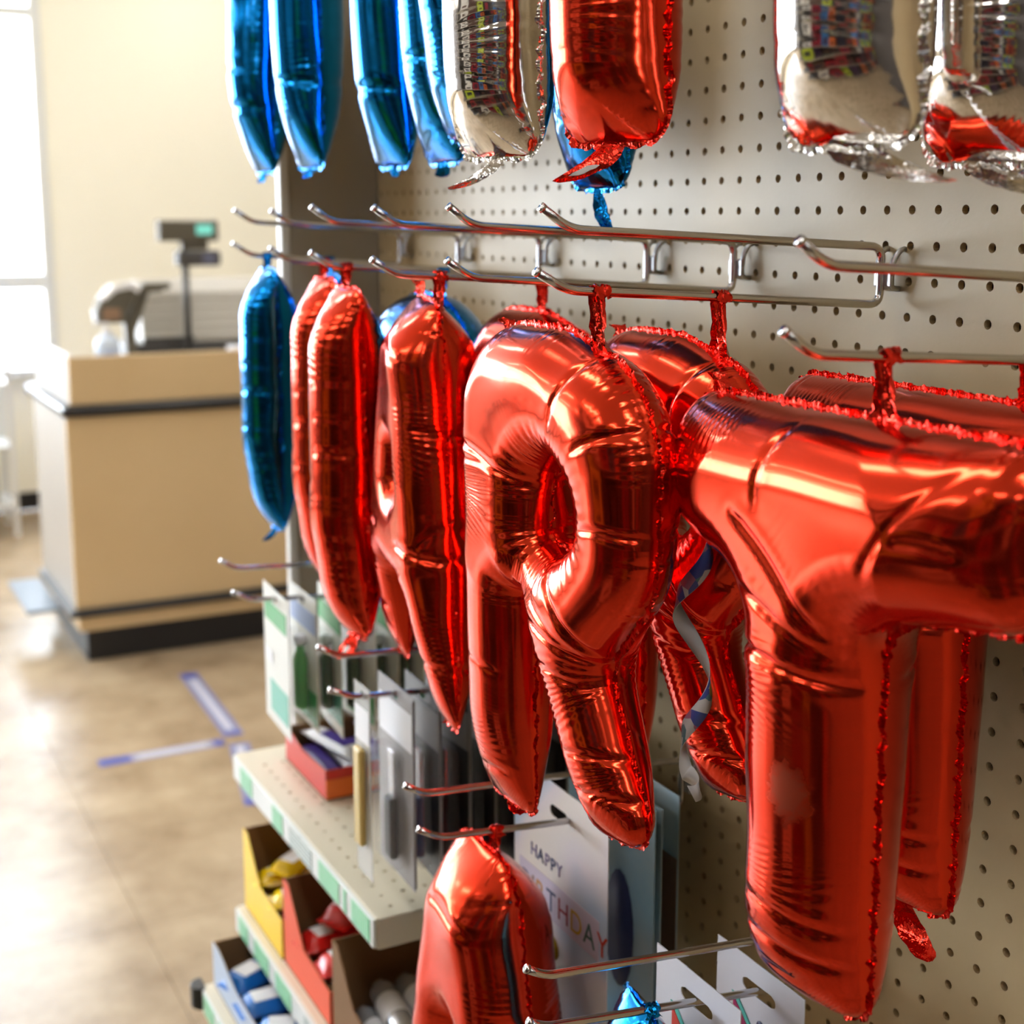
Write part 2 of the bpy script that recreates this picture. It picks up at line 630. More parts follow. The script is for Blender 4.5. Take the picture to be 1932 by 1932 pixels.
peg_hook('b', 1.000, (1.006, -0.2749, 1.0254, -0.2916, 1.0353), (0.960, -0.2607, 0.9831, -0.280, 0.9944),
         'double wire peg hook carrying the birthday cards and a red A balloon', G_LOW)
peg_hook('c', 1.240, (1.058, -0.2587, 1.0732, -0.2804, 1.0851), (1.010, -0.2429, 1.0284, -0.2695, 1.040),
         'double wire peg hook carrying the black blister packs', G_LOW)
peg_hook('d', 1.580, (1.070, -0.262, 1.0848, -0.2797, 1.0966), (1.025, -0.2438, 1.0436, -0.2663, 1.0558),
         'double wire peg hook carrying the green and white packs', G_LOW)


# ------------------------------------------------------------------ foil letter balloons
def round_poly(pts, step):
    """pts: (x,y,r) -> dense closed loop"""
    n = len(pts)
    out = []
    for i in range(n):
        a = np.array(pts[i - 1][:2], float)
        b = np.array(pts[i][:2], float)
        c = np.array(pts[(i + 1) % n][:2], float)
        r = pts[i][2]
        u = a - b
        v = c - b
        lu, lv = np.linalg.norm(u), np.linalg.norm(v)
        u /= lu
        v /= lv
        ang = math.acos(max(-1, min(1, float(u @ v))))
        t = min(r / math.tan(ang / 2), lu * 0.5, lv * 0.5) if r > 0 else 0
        if t < 1e-6:
            out.append(b)
            continue
        rr = t * math.tan(ang / 2)
        w = u + v
        w /= np.linalg.norm(w)
        cc = b + w * (rr / math.sin(ang / 2))
        p0 = b + u * t
        p1 = b + v * t
        a0 = math.atan2(*(p0 - cc)[::-1])
        a1 = math.atan2(*(p1 - cc)[::-1])
        d = (a1 - a0 + PI) % (2 * PI) - PI
        m_ = max(3, int(abs(d) * rr / step))
        for k in range(m_ + 1):
            q = a0 + d * k / m_
            out.append(cc + rr * np.array([math.cos(q), math.sin(q)]))
    out = np.array(out)
    # resample
    nxt = np.roll(out, -1, 0)
    L = np.linalg.norm(nxt - out, axis=1)
    keep = L > 1e-9
    out, L = out[keep], L[keep]
    nxt = np.roll(out, -1, 0)
    L = np.linalg.norm(nxt - out, axis=1)
    cum = np.concatenate([[0], np.cumsum(L)])
    N = max(24, int(cum[-1] / step))
    s = np.linspace(0, cum[-1], N, endpoint=False)
    idx = np.searchsorted(cum, s, side='right') - 1
    f = (s - cum[idx]) / L[idx]
    return out[idx] * (1 - f[:, None]) + nxt[idx] * f[:, None]


def area(p):
    q = np.roll(p, -1, 0)
    return 0.5 * float((p[:, 0] * q[:, 1] - q[:, 0] * p[:, 1]).sum())


def vnoise(rng, shape, cells):
    """smooth value noise image"""
    gx, gy = cells
    g = rng.standard_normal((gx + 3, gy + 3))
    u = np.linspace(0, gx, shape[0])[:, None]
    v = np.linspace(0, gy, shape[1])[None, :]
    i = np.floor(u).astype(int)
    j = np.floor(v).astype(int)
    fu = u - i
    fv = v - j
    fu = fu * fu * (3 - 2 * fu)
    fv = fv * fv * (3 - 2 * fv)
    A = lambda a, b: g[np.broadcast_to(i + a, shape), np.broadcast_to(j + b, shape)]
    return (A(0, 0) * (1 - fu) * (1 - fv) + A(1, 0) * fu * (1 - fv) + A(0, 1) * (1 - fu) * fv + A(1, 1) * fu * fv)


def smooth1(x, n):
    k = np.ones(n) / n
    return np.convolve(np.concatenate([x[-n:], x, x[:n]]), k, 'same')[n:-n]


def balloon_meshes(name, polys, R, h, creases=(), patches=(), seed=1, fat=0.96, rip=1.0, pk=0.05, taper=(0, 0)):
    """returns (body mesh, seam mesh); first poly outer, others holes"""
    rng = np.random.default_rng(seed)
    loops = []
    for i, p in enumerate(polys):
        q = round_poly(p, h * 0.3)
        if (area(q) > 0) != (i == 0):
            q = q[::-1]
        loops.append(q)
    allp = np.concatenate(loops)
    # per-sample arc length, curvature and pucker signals
    S, K, PU, RI = [], [], [], []
    for li, q in enumerate(loops):
        L = np.linalg.norm(np.roll(q, -1, 0) - q, axis=1)
        s = np.concatenate([[0], np.cumsum(L)[:-1]])
        tot = L.sum()
        d = np.roll(q, -1, 0) - q
        th = np.unwrap(np.arctan2(d[:, 1], d[:, 0]))
        dk = np.diff(np.concatenate([[th[-1] - 2 * PI * (1 if li == 0 else -1)], th])) / (tot / len(q))
        nsm = max(3, int(0.016 / (tot / len(q))))
        kap = smooth1(dk, nsm)
        S.append(s)
        K.append(kap)
        # puckers: random positions along the seam
        pu = np.zeros(len(q))
        pos = 0.0
        while pos < tot:
            wdt = rng.uniform(0.0008, 0.0017)
            amp = rng.uniform(0.15, 1.0)
            dd = np.abs((s - pos + tot / 2) % tot - tot / 2)
            pu += amp * np.exp(-(dd / wdt) ** 2)
            pos += rng.uniform(0.005, 0.014)
        PU.append(pu)
        ph = np.cumsum(np.full(len(q), tot / len(q)) / (0.0040 * (1 + 0.35 * smooth1(rng.standard_normal(len(q)), nsm * 2) * 3)))
        RI.append(np.sin(2 * PI * ph))
    S, K, PU, RI = map(np.concatenate, (S, K, PU, RI))
    mn = allp.min(0) - 2.5 * h
    mx = allp.max(0) + 2.5 * h
    nx = int((mx[0] - mn[0]) / h) + 1
    ny = int((mx[1] - mn[1]) / h) + 1
    gx = mn[0] + np.arange(nx) * h
    gy = mn[1] + np.arange(ny) * h
    PX, PY = np.meshgrid(gx, gy, indexing='ij')
    ins = np.zeros((nx, ny), bool)
    for q in loops:
        a = q[::3]
        b = np.roll(a, -1, 0)
        for (x1, y1), (x2, y2) in zip(a, b):
            if y1 == y2:
                continue
            jj = (gy >= min(y1, y2)) & (gy < max(y1, y2))
            if not jj.any():
                continue
            xi = x1 + (gy[jj] - y1) / (y2 - y1) * (x2 - x1)
            ins[:, jj] ^= gx[:, None] < xi[None, :]
    kd = kdtree.KDTree(len(allp))
    for i, q in enumerate(allp):
        kd.insert((q[0], q[1], 0), i)
    kd.balance()
    D = np.full((nx, ny), 9.0)
    NI = np.zeros((nx, ny), int)
    near = ins.copy()
    for ax in (0, 1):
        for sgn in (1, -1):
            near |= np.roll(ins, sgn, ax)
    near |= np.roll(np.roll(ins, 1, 0), 1, 1) | np.roll(np.roll(ins, -1, 0), 1, 1) | np.roll(np.roll(ins, 1, 0), -1, 1) | np.roll(np.roll(ins, -1, 0), -1, 1)
    for i, j in zip(*np.nonzero(near)):
        co, ix, dd = kd.find((PX[i, j], PY[i, j], 0))
        D[i, j] = dd
        NI[i, j] = ix
    core = ins & (D > 0.35 * h)
    # Poisson
    phi = np.zeros((nx, ny))
    ii, jj = np.meshgrid(np.arange(nx), np.arange(ny), indexing='ij')
    red = core & ((ii + jj) % 2 == 0)
    blk = core & ((ii + jj) % 2 == 1)
    om = 2 / (1 + math.sin(PI / (2.4 * R / h)))
    for it in range(int(7 * R / h) + 60):
        for msk in (red, blk):
            nb = np.roll(phi, 1, 0) + np.roll(phi, -1, 0) + np.roll(phi, 1, 1) + np.roll(phi, -1, 1)
            phi = np.where(msk, phi + om * ((nb + h * h) / 4 - phi), phi)
    base = np.where(D < R, 2 * R * D - D * D, R * R)
    ok = core & (D > 2.2 * h)
    q = np.where(ok, 2 * phi / np.maximum(base, 1e-9), 0)
    wgt = ok.astype(float)
    for it in range(14):
        sm = q * wgt
        num = sm + sum(np.roll(sm, s_, a_) for a_ in (0, 1) for s_ in (1, -1))
        den = wgt + sum(np.roll(wgt, s_, a_) for a_ in (0, 1) for s_ in (1, -1))
        fill = np.where(den > 0, num / np.maximum(den, 1e-9), 0)
        q = np.where(ok & (it < 8), q, fill)
        wgt = np.where(den > 0, 1.0, 0.0)
    q = np.clip(q, 0.02, 1.45)
    # kept cells
    c4 = core[:-1, :-1] | core[1:, :-1] | core[:-1, 1:] | core[1:, 1:]
    used = np.zeros((nx, ny), bool)
    used[:-1, :-1] |= c4
    used[1:, :-1] |= c4
    used[:-1, 1:] |= c4
    used[1:, 1:] |= c4
    bnd = used & ~core
    NB = allp[NI]
    dirx = PX - NB[..., 0]
    diry = PY - NB[..., 1]
    ln = np.maximum(np.sqrt(dirx ** 2 + diry ** 2), 1e-9)
    dirx /= ln
    diry /= ln
    t = np.clip(D / R, 0, 1)
    Dn = np.where(D < R, R * (1 - np.cos(PI / 2 * t)), D)
    Dn = np.where(bnd, 0, Dn)
    t = np.where(bnd, 0, t)
    QX = NB[..., 0] + dirx * Dn
    QY = NB[..., 1] + diry * Dn
    basen = np.where(Dn < R, 2 * R * Dn - Dn * Dn, R * R)
    Z0 = np.sqrt(np.maximum(q * basen, 0)) * fat
    H_ = allp[:, 1].max()
    for tl, yy in ((taper[0], QY), (taper[1], H_ - QY)):
        if tl:
            e_ = np.clip(yy / tl, 0, 1)
            Z0 = Z0 * (0.30 + 0.70 * np.sin(PI / 2 * e_) ** 0.75)
    kap = K[NI]
    pus = PU[NI]
    ris = RI[NI]
    u = Dn / R
    rise = np.clip(t * 3.0, 0, 1)
    convex = np.clip(kap / 18.0, 0, 1)
    concave = np.clip(-kap / 14.0, 0, 1)
    sides = []
    ncx, ncy = max(2, int(nx * h / 0.045)), max(2, int(ny * h / 0.045))
    for side in (1, -1):
        disp = np.zeros((nx, ny))
        disp -= 0.0016 * pus * rise * np.exp(-(t / 0.38) ** 2) * (pk + 1.0 * convex)
        disp += rip * 0.00026 * ris * concave * np.clip(t * 2.2, 0, 1) * np.exp(-np.maximum(t - 0.5, 0) ** 2 / 0.12)
        disp += 0.00016 * ris * convex * rise * np.exp(-(t / 0.55) ** 2)
        disp += 0.0010 * vnoise(rng, (nx, ny), (ncx, ncy)) * rise
        for (x1, y1, x2, y2, am, wd, sd) in creases:
            if sd and sd != side:
                continue
            ex, ey = x2 - x1, y2 - y1
            wd = max(wd, 2.1 * h)
            L2 = ex * ex + ey * ey
            tt = np.clip(((QX - x1) * ex + (QY - y1) * ey) / L2, 0, 1)
            bow = 0.05 * math.sqrt(L2) * np.sin(PI * tt)
            dd = np.hypot(QX - x1 - ex * tt + ey / math.sqrt(L2) * bow, QY - y1 - ey * tt - ex / math.sqrt(L2) * bow)
            env = np.clip(np.sin(PI * np.clip(tt * 0.9 + 0.05, 0, 1)) * 2.2, 0, 1) * rise
            disp -= am * np.exp(-(dd / wd) ** 2) * env
            disp += 0.15 * am * np.exp(-((dd - 2.4 * wd) / (1.5 * wd)) ** 2) * env
        for (cx, cy_, an, ra, rb, lam, am, sd) in patches:
            if sd and sd != side:
                continue
            ca, sa = math.cos(an), math.sin(an)
            a_ = (QX - cx) * ca + (QY - cy_) * sa
            b_ = -(QX - cx) * sa + (QY - cy_) * ca
            wob = b_ * 0.25 * np.sin(a_ * 90)
            disp += am * np.sin(2 * PI * (a_ + wob) / lam) * np.exp(-(a_ / ra) ** 2 - (b_ / rb) ** 2) * rise
        cs = np.cos(t * PI / 2)
        sn = np.sin(t * PI / 2)
        X = QX - dirx * cs * disp
        Y = QY - diry * cs * disp
        Z = np.maximum(Z0 + sn * disp, 0.0) * side
        Z = np.where(bnd, 0, Z)
        sides.append((X, Y, Z))
    idt = -np.ones((nx, ny), int)
    un = np.nonzero(used)
    idt[un] = np.arange(len(un[0]))
    n0 = len(un[0])
    V = np.stack([sides[0][0][un], sides[0][1][un], sides[0][2][un]], -1)
    idb = idt.copy()
    inn = np.nonzero(used & core)
    idb[inn] = n0 + np.arange(len(inn[0]))
    V = np.concatenate([V, np.stack([sides[1][0][inn], sides[1][1][inn], sides[1][2][inn]], -1)])
    ci, cj = np.nonzero(c4)
    F1 = np.stack([idt[ci, cj], idt[ci + 1, cj], idt[ci + 1, cj + 1], idt[ci, cj + 1]], -1)
    F2 = np.stack([idb[ci, cj], idb[ci, cj + 1], idb[ci + 1, cj + 1], idb[ci + 1, cj]], -1)
    F = np.concatenate([F1, F2])
    me = bpy.data.meshes.new(name + '_body')
    me.from_pydata(V.tolist(), [], F.tolist())
    me.polygons.foreach_set('use_smooth', [True] * len(me.polygons))
    me.validate()
    me.update()
    # seam flange
    SV, SF = [], []
    for li, lp in enumerate(loops):
        st = max(1, int(0.0012 / np.linalg.norm(lp[1] - lp[0])))
        a = lp[::st]
        n = len(a)
        tang = np.roll(a, -1, 0) - np.roll(a, 1, 0)
        tang /= np.linalg.norm(tang, axis=1)[:, None]
        nrm = np.stack([tang[:, 1], -tang[:, 0]], -1)
        wv = smooth1(rng.standard_normal(n), 5) * 2.4
        wv2 = smooth1(rng.standard_normal(n), 4) * 2.0
        wd = 0.0036 if li == 0 else 0.0022
        o = len(SV)
        for k in range(n):
            for r_ in range(4):
                f = r_ / 3.0
                p_ = a[k] + nrm[k] * (wd * f * (1 + 0.16 * wv2[k]) - 0.0006)
                SV.append((p_[0], p_[1], 0.0009 * wv[k] * f + 0.0005 * wv2[k] * f * f))
        for k in range(n):
            k2 = (k + 1) % n
            for r_ in range(3):
                SF.append((o + k * 4 + r_, o + k2 * 4 + r_, o + k2 * 4 + r_ + 1, o + k * 4 + r_ + 1))
    sm = bpy.data.meshes.new(name + '_seam')
    sm.from_pydata(SV, [], SF)
    sm.update()
    for mm in (me, sm):
        mm.materials.append(None)
    return me, sm, loops[0]


RW = 0.036
LET = {}
LET['R'] = dict(polys=[[(0, 0, .012), (0, .372, .080), (.118, .374, .105), (.230, .345, .09), (.233, .215, .078), (.178, .150, .02),
                        (.236, .040, .018), (.168, .030, .018), (.103, .150, .03), (.076, .205, .012), (.074, 0, .012)][::-1],
                       [(.098, .222, .012), (.098, .268, .022), (.128, .288, .020), (.160, .268, .022), (.160, .240, .020), (.128, .216, .016)]],
                R=RW, h=.00125, top=.374, bottoms=[(.037, 0), (.203, .034)], fat=.82, taper=(.085, 0),
                creases=[(.012, .285, .095, .262, .0015, .0013, 1), (.012, .272, .08, .268, .0008, .001, 1),
                         (.085, .175, .185, .156, .0018, .0014, 1), (.08, .200, .180, .160, .0012, .0011, 1),
                         (.125, .215, .19, .16, .0016, .0014, 1), (.10, .145, .178, .138, .0014, .0012, 1),
                         (.02, .03, .06, .035, .0012, .0011, 1), (.168, .065, .228, .07, .0018, .0014, 1),
                         (.158, .09, .214, .095, .0012, .0011, 1), (.185, .25, .232, .25, .0012, .001, 0),
                         (.18, .30, .226, .318, .0012, .001, 0), (.15, .31, .178, .366, .0009, .001, 0), (.02, .12, .06, .115, .0006, .001, 1)],
                patches=[(.140, .125, -1.15, .03, .022, .0052, .0005, 1), (.192, .075, -1.1, .018, .013, .0046, .0006, 1),
                         (.037, .05, 1.5, .03, .02, .0042, .0003, 1), (.037, .245, 1.4, .02, .025, .0045, .0003, 1)])
LET['T'] = dict(polys=[[(.088, 0, .014), (.088, .245, .035), (0, .262, .026), (0, .352, .026), (.292, .352, .026), (.292, .262, .026),
                        (.180, .245, .035), (.180, 0, .014)]],
                R=.0415, h=.0014, top=.352, bottoms=[(.133, 0)], rip=.22,
                creases=[(.088, .215, .178, .205, .0022, .0015, 0), (.100, .292, .170, .235, .0020, .0016, 1),
                         (.104, .250, .168, .225, .0013, .0014, 1), (.09, .040, .176, .036, .0016, .0013, 1),
                         (.10, .062, .176, .058, .0012, .0012, 0), (.10, .018, .16, .02, .0012, .0012, 0),
                         (.205, .275, .255, .34, .0007, .0016, 1), (.225, .30, .262, .30, .0014, .0014, 1),
                         (.12, .30, .128, .345, .0008, .0012, 1)],
                patches=[(.125, .195, 1.5, .03, .02, .0045, .0003, 1), (.140, .075, 1.55, .022, .022, .0044, .00045, 1),
                         (.18, .255, 2.4, .02, .016, .0046, .00006, 1),
                         (.06, .335, .2, .02, .012, .005, .0004, 1), (.13, .255, -.6, .03, .03, .008, .00005, 1)])
LET['A'] = dict(polys=[[(0, 0, .012), (.078, .362, .03), (.164, .362, .03), (.242, 0, .012), (.176, 0, .012), (.160, .105, .018), (.082, .105, .018), (.066, 0, .012)],
                       [(.114, .195, .004), (.121, .245, .003), (.128, .195, .004)]],
                R=.034, h=.0015, top=.362, bottoms=[(.033, 0), (.209, 0)], taper=(.12, .06), pk=.12,
                creases=[(.02, .145, .085, .15, .0018, .0015, 0), (.158, .15, .222, .145, .0018, .0015, 0), (.19, .14, .22, .2, .001, .0013, 0),
                         (.09, .32, .155, .315, .0014, .0013, 0), (.185, .05, .232, .055, .0014, .0012, 0), (.012, .05, .06, .055, .0014, .0012, 0),
                         (.175, .26, .19, .25, .0012, .0012, 0)],
                patches=[(.176, .245, 1.35, .03, .02, .0044, .0005, 0), (.215, .06, 1.6, .03, .02, .0044, .0004, 0), (.12, .13, 0, .04, .02, .006, .0005, 0)])
LET['I'] = dict(polys=[[(0, 0, .016), (0, .350, .016), (.076, .350, .016), (.076, 0, .016)]],
                R=.038, h=.0018, top=.350, bottoms=[(.038, 0)], fat=1.06, pk=.24, taper=(.125, .065),
                creases=[(.002, .310, .074, .306, .0004, .0013, 0), (.045, .26, .076, .262, .0005, .0013, 0), (.04, .225, .076, .224, .0004, .0013, 0),
                         (.03, .10, .076, .102, .0004, .0013, 0), (.045, .085, .076, .085, .0004, .0012, 0), (.002, .045, .074, .048, .0004, .0013, 0),
                         (.002, .16, .03, .162, .0012, .0012, 0), (.04, .19, .076, .19, .0012, .0012, 0), (.03, .14, .076, .143, .0004, .0012, 0)],
                patches=[(.05, .3, 1.57, .03, .02, .007, .0005, 0), (.05, .07, 1.57, .02, .02, .006, .0004, 0)])
LET['O'] = dict(polys=[[(0, 0, .11), (0, .36, .11), (.24, .36, .11), (.24, 0, .11)], [(.085, .1, .034), (.085, .26, .034), (.155, .26, .034), (.155, .1, .034)]],
                R=.040, h=.0022, top=.36, bottoms=[(.12, 0)], creases=[], patches=[])
LET['U'] = dict(polys=[[(0, 0, .012), (0, .315, .012), (.072, .315, .012), (.072, .285, .012), (.105, .285, .012), (.105, .315, .012), (.177, .315, .012),
                        (.177, 0, .012), (.105, 0, .012), (.105, .225, .012), (.072, .225, .012), (.072, 0, .012)]],
                R=.035, h=.0019, top=.315, bottoms=[(.036, 0), (.141, 0)], taper=(.10, 0), pk=.15,
                creases=[(.002, .06, .07, .065, .0015, .0013, 0), (.127, .08, .195, .075, .0015, .0013, 0), (.127, .02, .195, .03, .0012, .0012, 0)],
                patches=[(.16, .09, 1.57, .03, .03, .0046, .0004, 0)])
ysc = 0.985
L = LET['R']
L['polys'] = [[(x, y * ysc, r) for x, y, r in q] for q in L['polys']]
L['top'] *= ysc
L['creases'] = [(a, b * ysc, c, d * ysc, e, f, g) for a, b, c, d, e, f, g in L['creases']]
L['patches'] = [(a, b * ysc) + tuple(c) for a, b, *c in L['patches']]
LET['H'] = dict(polys=[[(x if x < .1 else x + .04, y, r) for x, y, r in LET['U']['polys'][0]]], R=.035, h=.0019, top=.315, bottoms=[(.036, 0), (.181, 0)], taper=(.10, 0), pk=.15,
                creases=[(.002, .06, .07, .065, .0015, .0013, 0), (.167, .08, .235, .075, .0015, .0013, 0), (.002, .10, .06, .105, .0012, .0012, 0)],
                patches=[(.2, .09, 1.57, .03, .03, .0046, .0004, 0)])
LET['L'] = dict(LET['I'], taper=(.045, 0), fat=1.0)
MESH = {}
for k, L in LET.items():
    MESH[k] = balloon_meshes('letter_' + k.lower(), L['polys'], L['R'], L['h'], L['creases'], L['patches'], seed=ord(k), fat=L.get('fat', 0.96), rip=L.get('rip', 1.0), pk=L.get('pk', 0.05), taper=L.get('taper', (0, 0)))

bcount = [0]


def strip_mesh(name, rows):
    """rows: list of lists of points"""
    V, F = [], []
    n = len(rows[0])
    for r in rows:
        V += [tuple(p) for p in r]
    for i in range(len(rows) - 1):
        for j in range(n - 1):
            a = i * n + j
            F.append((a, a + 1, a + n + 1, a + n))
    me = bpy.data.meshes.new(name)
    me.from_pydata(V, [], F)
    me.polygons.foreach_set('use_smooth', [True] * len(me.polygons))
    me.update()
    return me


WHITEPRINT = mat('white_valve_print', rgb(240, 238, 238), 0.4)


def hang_balloon(letter, colour, hook, X, tabx, label, group=None, yaw=90.0, roll=0.0, scale=1.0, gap=0.030, tails=None, name=None, tilt=0.0, ears=()):
    """hang from the lower prong of a hook; tabx = letter x (from its left) where the tab sits"""
    L = LET[letter]
    body, seam = MESH[letter][:2]
    Y = HOOKS[hook][0]
    Zr = rod_z(hook, X)
    seed = bcount[0] = bcount[0] + 1
    rng = random.Random(seed * 13 + 5)
    a = math.radians(yaw)
    r_ = Vector((math.cos(a), -math.sin(a), 0))
    u_ = Vector((0, 0, 1))
    n_ = Vector((-math.sin(a), -math.cos(a), 0))
    M = Matrix((r_, u_, n_)).transposed().to_4x4()
    M = Matrix.Translation((X, Y, Zr)) @ M @ Matrix.Rotation(math.radians(roll), 4, 'Z') @ Matrix.Rotation(math.radians(tilt), 4, 'X')
    t = empty(name or 'foil_letter_balloon')
    t.matrix_world = M
    tag(t, label, 'balloon', group)
    mb, mc = FOILS[colour]

    def part(nm, me, m):
        o = bpy.data.objects.new(nm, me)
        COL.objects.link(o)
        o.parent = t
        if len(me.materials) == 0:
            me.materials.append(None)
        o.material_slots[0].link = 'OBJECT'
        o.material_slots[0].material = m
        return o
    top = L['top'] * scale
    off = Vector((-tabx * scale, -top - gap, 0))
    for nm, me, m in (('body', body, mb), ('seam', seam, mc)):
        o = part(nm, me, m)
        o.location = off
        o.scale = (scale, scale, scale)
    # hanging tab: loop over the wire, flaring down to the top seam
    rr = 0.0036
    path = []
    edge = MESH[letter][2]
    reach = gap + (L['top'] - float(edge[np.abs(edge[:, 0] - tabx) < 0.004][:, 1].max())) * scale
    for k in range(4):
        f = k / 3
        path.append((Vector((0.0056 - 0.0012 * f, -0.0035 + 0.0035 * f, 0)), 0.0))
    for k in range(1, 9):
        q = PI * k / 8
        path.append((Vector((math.cos(q) * (rr + 0.0008), math.sin(q) * (rr + 0.0008), 0)), 0.0))
    nd = 10
    for k in range(1, nd + 1):
        f = k / nd
        path.append((Vector((-(rr + 0.0008) * (1 - f) ** 1.5, -(reach + 0.003) * f, 0)), f))
    rows = []
    nw = 9
    for k, (c, f) in enumerate(path):
        w = (0.0058 + 0.0012 * math.sin(k * 1.3 + seed)) if f == 0 else (0.0062 * (1 - f) + 0.016 * f ** 3 + 0.0015 * f * (1 - f))
        g = min(1, f * 1.4)
        d = Vector((-math.sin(g * PI / 2), 0, math.cos(g * PI / 2)))
        row = []
        for j in range(nw):
            s = (j / (nw - 1) - 0.5) * 2
            n2 = Vector((-d.z, 0, d.x))
            p = c + d * (w * s)
            p += Vector((1, 0, 0)) * rng.uniform(-.0008, .0008) + Vector((0, 1, 0)) * rng.uniform(-.0014, .0014) + n2 * (rng.uniform(-.0014, .0014) * f)
            p += n2 * (0.0022 * math.sin(s * 7 + k * 0.6) * min(1, f * 3 + 0.15))
            row.append(p)
        rows.append(row)
    part('hanging_tab', strip_mesh('hanging_tab', rows), mc)
    for (ex, ey) in ears:
        rows = []
        for k in range(6):
            f = k / 5
            row = []
            for j in range(5):
                s = (j / 4 - 0.5) * 0.016 * (1 - 0.5 * f)
                row.append(off + Vector((ex * scale + s - 0.006 * f, ey * scale + 0.011 * f + rng.uniform(-.001, .001), 0.004 * math.sin(s * 500 + f * 2) + 0.004 * f * math.cos(j))))
            rows.append(row)
        part('corner_ear', strip_mesh('corner_ear', rows), mc)
    for spec in (tails or []):
        bi, ln, dx, dz, wd, print_ = spec
        bx, by = L['bottoms'][bi]
        rows = []
        n = 14
        for k in range(n + 1):
            f = k / n
            c = Vector((bx * scale + dx * f ** 1.6, by + 0.002 - ln * (f - 0.25 * f * f), dz * f ** 1.4)) + off
            w = wd * (0.75 + 0.45 * math.sin(PI * min(1, f * 0.9))) * (1 if f < 0.86 else math.sqrt(max(0.02, 1 - ((f - 0.86) / 0.14) ** 2)))
            dr = Vector((math.cos(0.3 + f * 0.9), 0, -math.sin(0.3 + f * 0.9)))
            row = []
            for j in range(7):
                s = (j / 6 - 0.5)
                row.append(c + dr * (w * s) + Vector((rng.uniform(-.0004, .0004), rng.uniform(-.0005, .0005), rng.uniform(-.0007, .0007))))
            rows.append(row)
        part('filling_tail', strip_mesh('filling_tail', rows), mc)
        if print_:
            pr = [[p + Vector((0, 0, 0.0009)) for p in r[2:5]] for r in rows[7:12]]
            o = part('valve_print', strip_mesh('valve_print', pr), WHITEPRINT)
    return t


# a dull thumb mark on the big T
SMUDGE = (0.150, 0.140)
RED_T = RED.copy()
RED_T.name = 'red_foil_with_smudge'
nt = RED_T.node_tree
tcn = nt.nodes.new('ShaderNodeTexCoord')
mp = nt.nodes.new('ShaderNodeMapping')
SMX, SMY = SMUDGE
mp.inputs['Location'].default_value = (-SMX / 0.0165, -SMY / 0.023, 0)
mp.inputs['Scale'].default_value = (1 / 0.0165, 1 / 0.023, 0)
nt.links.new(tcn.outputs['Object'], mp.inputs['Vector'])
gr = nt.nodes.new('ShaderNodeVectorMath')
gr.operation = 'LENGTH'
nt.links.new(mp.outputs[0], gr.inputs[0])
nz = nt.nodes.new('ShaderNodeTexNoise')
nz.inputs['Scale'].default_value = 190
nt.links.new(tcn.outputs['Object'], nz.inputs['Vector'])
md = nt.nodes.new('ShaderNodeMath')
md.operation = 'MULTIPLY_ADD'
md.inputs[1].default_value = 0.75
nt.links.new(nz.outputs['Fac'], md.inputs[0])
nt.links.new(gr.outputs['Value'], md.inputs[2])
mr = nt.nodes.new('ShaderNodeMapRange')
mr.inputs['From Min'].default_value = 1.30
mr.inputs['From Max'].default_value = 0.95
mr.inputs['To Min'].default_value = 0.155
mr.inputs['To Max'].default_value = 0.42
nt.links.new(md.outputs[0], mr.inputs['Value'])
nt.links.new(mr.outputs[0], nt.nodes['Principled BSDF'].inputs['Roughness'])

cm_ = nt.nodes.new('ShaderNodeMix')
cm_.data_type = 'RGBA'
cm_.inputs['A'].default_value = RED.node_tree.nodes['Principled BSDF'].inputs['Base Color'].default_value
cm_.inputs['B'].default_value = (0.55, 0.12, 0.07, 1)
mr2 = nt.nodes.new('ShaderNodeMapRange')
mr2.inputs['From Min'].default_value = 1.30
mr2.inputs['From Max'].default_value = 0.85
mr2.inputs['To Max'].default_value = 0.8
nt.links.new(md.outputs[0], mr2.inputs['Value'])
nt.links.new(mr2.outputs[0], cm_.inputs['Factor'])
nt.links.new(cm_.outputs['Result'], nt.nodes['Principled BSDF'].inputs['Base Color'])
T1 = hang_balloon('T', 'red', 'near', -0.195, 0.1705, 'large glossy red letter T balloon with a dull thumb smudge on its stem', gap=0.034, ears=[(.022, .351)])
for c in T1.children:
    if c.name.startswith('body'):
        c.material_slots[0].material = RED_T
hang_balloon('T', 'red', 'near', -0.086, 0.219, 'red letter T balloon half hidden behind the smudged T, close to the pegboard',
             tails=[(0, 0.050, 0.030, 0.0, 0.016, False)], gap=0.026, scale=0.96)
hang_balloon('R', 'red', 'h1', -0.250, 0.158, 'big red letter R balloon with creased bowl, hanging in front of its hook mates',
             tails=[(0, 0.012, 0.012, 0, 0.010, False)], gap=0.026, ears=[(.032, .358)])
hang_balloon('R', 'red', 'h1', -0.154, 0.166, 'dark red letter R balloon directly behind the big R, beside the ribbon', scale=0.95,
             tails=[(0, 0.012, 0.0, 0, 0.010, False)], gap=0.028, ears=[(.032, .358)])
hang_balloon('A', 'red', 'h3', -0.222, 0.158, 'red letter A balloon seen almost edge-on beside the big R',
             tails=[(0, 0.018, -0.01, 0, 0.009, False), (1, 0.012, -0.01, 0, 0.009, False)], gap=0.024, yaw=99, roll=-5, ears=[(.09, .362), (.152, .362)])
hang_balloon('R', 'red', 'h3', -0.122, 0.110, 'red round-topped letter balloon behind the A, mostly hidden by the big R', gap=0.026)
hang_balloon('I', 'red', 'h4', -0.228, 0.038, 'narrow red balloon seen edge-on with pale tail, next to the A balloon',
             tails=[(0, 0.03, 0.012, 0.02, 0.014, True)], gap=0.020)
